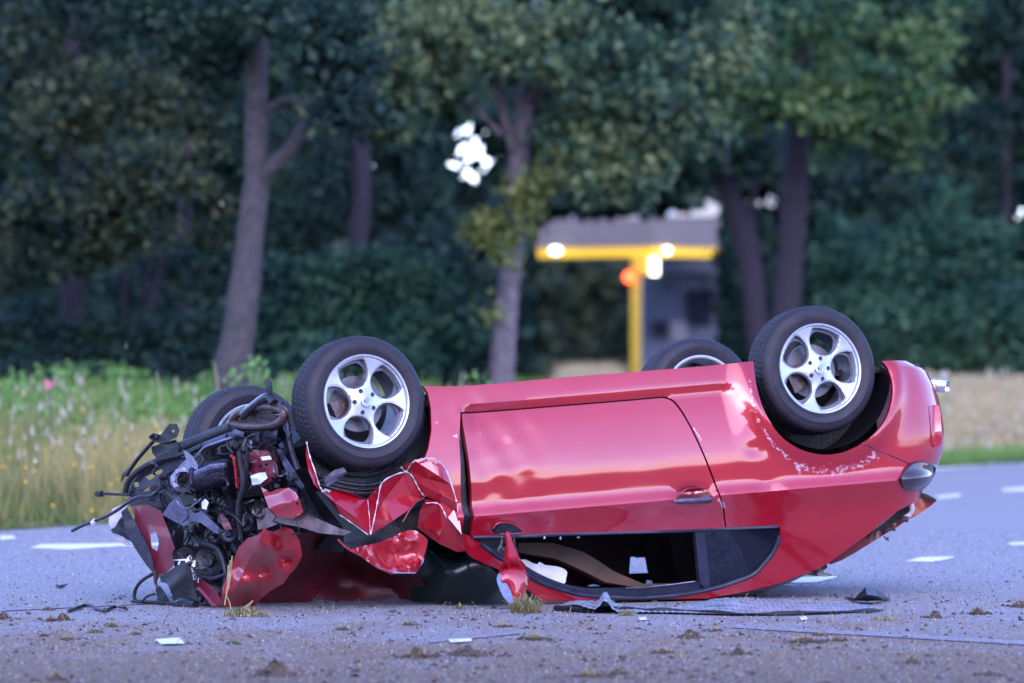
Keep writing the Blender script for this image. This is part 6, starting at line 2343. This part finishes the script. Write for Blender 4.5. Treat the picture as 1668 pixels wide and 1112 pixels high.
def emit(name, c, s):
    m, t, b = nodes(name)
    b.inputs['Base Color'].default_value = (*c, 1)
    b.inputs['Emission Color'].default_value = (*c, 1)
    b.inputs['Emission Strength'].default_value = s
    return m


LAMP = emit('lit_lamp', (1.0, 0.93, 0.72), 1.6)
LAMPR = emit('red_lamp', (1.0, 0.10, 0.03), 1.6)
EDGE_GLOW = emit('glowing_yellow_edge', (1.0, 0.60, 0.03), 0.11)  # lamplight falling on the yellow edge, put in as a faint emission
base = P(1035., 600., SD)
st = empty('filling_station_canopy', (float(base[0]), SD, float(gz(base[0], SD))), 'grey filling station canopy with a lit yellow edge on a yellow post', 'canopy')


def prism(corners, z0, z1):
    v = [(x, y, z0) for x, y in corners] + [(x, y, z1) for x, y in corners]
    n_ = len(corners)
    f = [tuple(reversed(range(n_))), tuple(range(n_, 2 * n_))] + [(i, (i + 1) % n_, n_ + (i + 1) % n_, n_ + i) for i in range(n_)]
    return v, f


def zat(py, d=SD):
    return CAMH + (585 - py) * d / F


X0 = lambda px, d: (px - 834) / F * d
zf0, zf1 = zat(401), zat(355)
corner = (X0(1066, SD), SD)
left = (X0(855, 152), 152.0)
right = (X0(1290, 153.5), 153.5)
back = (left[0] + right[0] - corner[0], left[1] + right[1] - corner[1])
v, f = prism([corner, right, back, left], zf0, zf1)
fc = mk('fascia', v, f, CAN, st)
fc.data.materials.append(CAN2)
ins = [(corner[0], corner[1] + .05), (right[0] + (left[0] - right[0]) * .01, right[1] + .1), back, (left[0] + .1, left[1] + .1)]
v, f = prism(ins, zat(417), zf0 + 0.0 - 0.003)
mk('yellow_edge', v, f, EDGE_GLOW, st)
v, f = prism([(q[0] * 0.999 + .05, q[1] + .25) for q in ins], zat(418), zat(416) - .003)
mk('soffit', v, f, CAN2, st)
gz0 = float(gz(base[0], SD))
m = MB()
m.box((X0(1036, 149.5), 149.8, (gz0 + zat(417)) / 2), 0.27, 0.27, zat(417) - gz0)
m.build('post', YELM, st)
m = MB()
m.box((X0(1046, 149.5), 149.7, (zat(417) + zat(447)) / 2), 0.55, 0.3, zat(417) - zat(447))
m.build('yellow_bracket', YELM, st)


def blob(name, px, py, d, rx, rz, mat, parent, n=16):
    c = P(float(px), float(py), float(d))
    v, f = lathe([(rx * math.sin(math.pi * i / 8), rx * 0.5 * math.cos(math.pi * i / 8)) for i in range(9)], n, c, (0, -1, 0), (0, 0, 1))
    v = np.array(v)
    v[:, 2] = c[2] + (v[:, 2] - c[2]) * rz / rx
    return mk(name, v, f, mat, parent, smooth=True)


ROOFM = simple('pale_raised_roof', (0.70, 0.66, 0.56), 0.6, 0, 0.06, 0.6)
for poly_ in ([(1088, 353), (1100, 344), (1150, 322), (1176, 330), (1182, 353)], [(1196, 353), (1200, 336), (1216, 318), (1250, 320), (1262, 332), (1262, 353)], [(930, 356), (945, 348), (965, 348), (972, 356)], [(998, 356), (1008, 347), (1030, 350), (1042, 356)]):
    w_ = [P(float(x), float(y), 151.5) for x, y in poly_]
    wb = [q + np.array([0, 2.0, 0.3]) for q in w_]
    n_ = len(w_)
    mk('raised_roof', w_ + wb, [tuple(reversed(range(n_))), tuple(range(n_, 2 * n_))] + [(i, (i + 1) % n_, n_ + (i + 1) % n_, n_ + i) for i in range(n_)], ROOFM, st)
blob('canopy_lamp', 905, 408, 151, 0.17, 0.10, LAMP, st)
blob('canopy_lamp', 1087, 408, 150.2, 0.10, 0.09, LAMP, st)
blob('canopy_lamp', 1140, 407, 152, 0.3, 0.05, LAMP, st)
m = MB()
m.tube([P(1066., 420., 149.5), P(1066., 447., 149.5)], 0.11, 10)
m.build('tube_lamp', LAMP, st)
blob('red_signal_lamp', 1024, 451, 149.4, 0.13, 0.15, LAMPR, st)
# kiosk
kb = P(1108., 600., 156.)
ki = empty('station_kiosk', (float(kb[0]), 156.0, float(gz(kb[0], 156))), 'dark blue grey kiosk wall behind the yellow post of the filling station', 'building')
kz = float(gz(kb[0], 156))
m = MB()
m.box(((X0(1046, 156) + X0(1280, 156)) / 2, 157.5, (kz + zat(446, 156)) / 2), X0(1280, 156) - X0(1046, 156), 3, zat(446, 156) - kz)
m.build('wall', WALLM, ki)
m = MB()
m.box(((X0(1075, 156) + X0(1290, 156)) / 2, 157.4, (zat(446, 156) + zat(418, 156)) / 2 + .01), X0(1290, 156) - X0(1075, 156), 3.2, zat(418, 156) - zat(446, 156))
m.build('light_band', simple('pale_band', (0.20, 0.22, 0.30), 0.6, 0, 0.08, 1), ki)
for (x, y, wx, hy, mt) in ((1075, 535, 26, 26, GLZ), (1090, 465, 14, 12, CAN2), (1140, 500, 40, 60, GLZ), (1105, 540, 28, 34, MAT['white_plastic']), (1158, 470, 14, 40, WALLM)):
    m = MB()
    m.box((X0(x, 155.9), 155.95, zat(y, 156)), wx * px2m, .12, hy * px2m)
    m.build('window' if mt is GLZ else 'notice_panel', mt, ki)
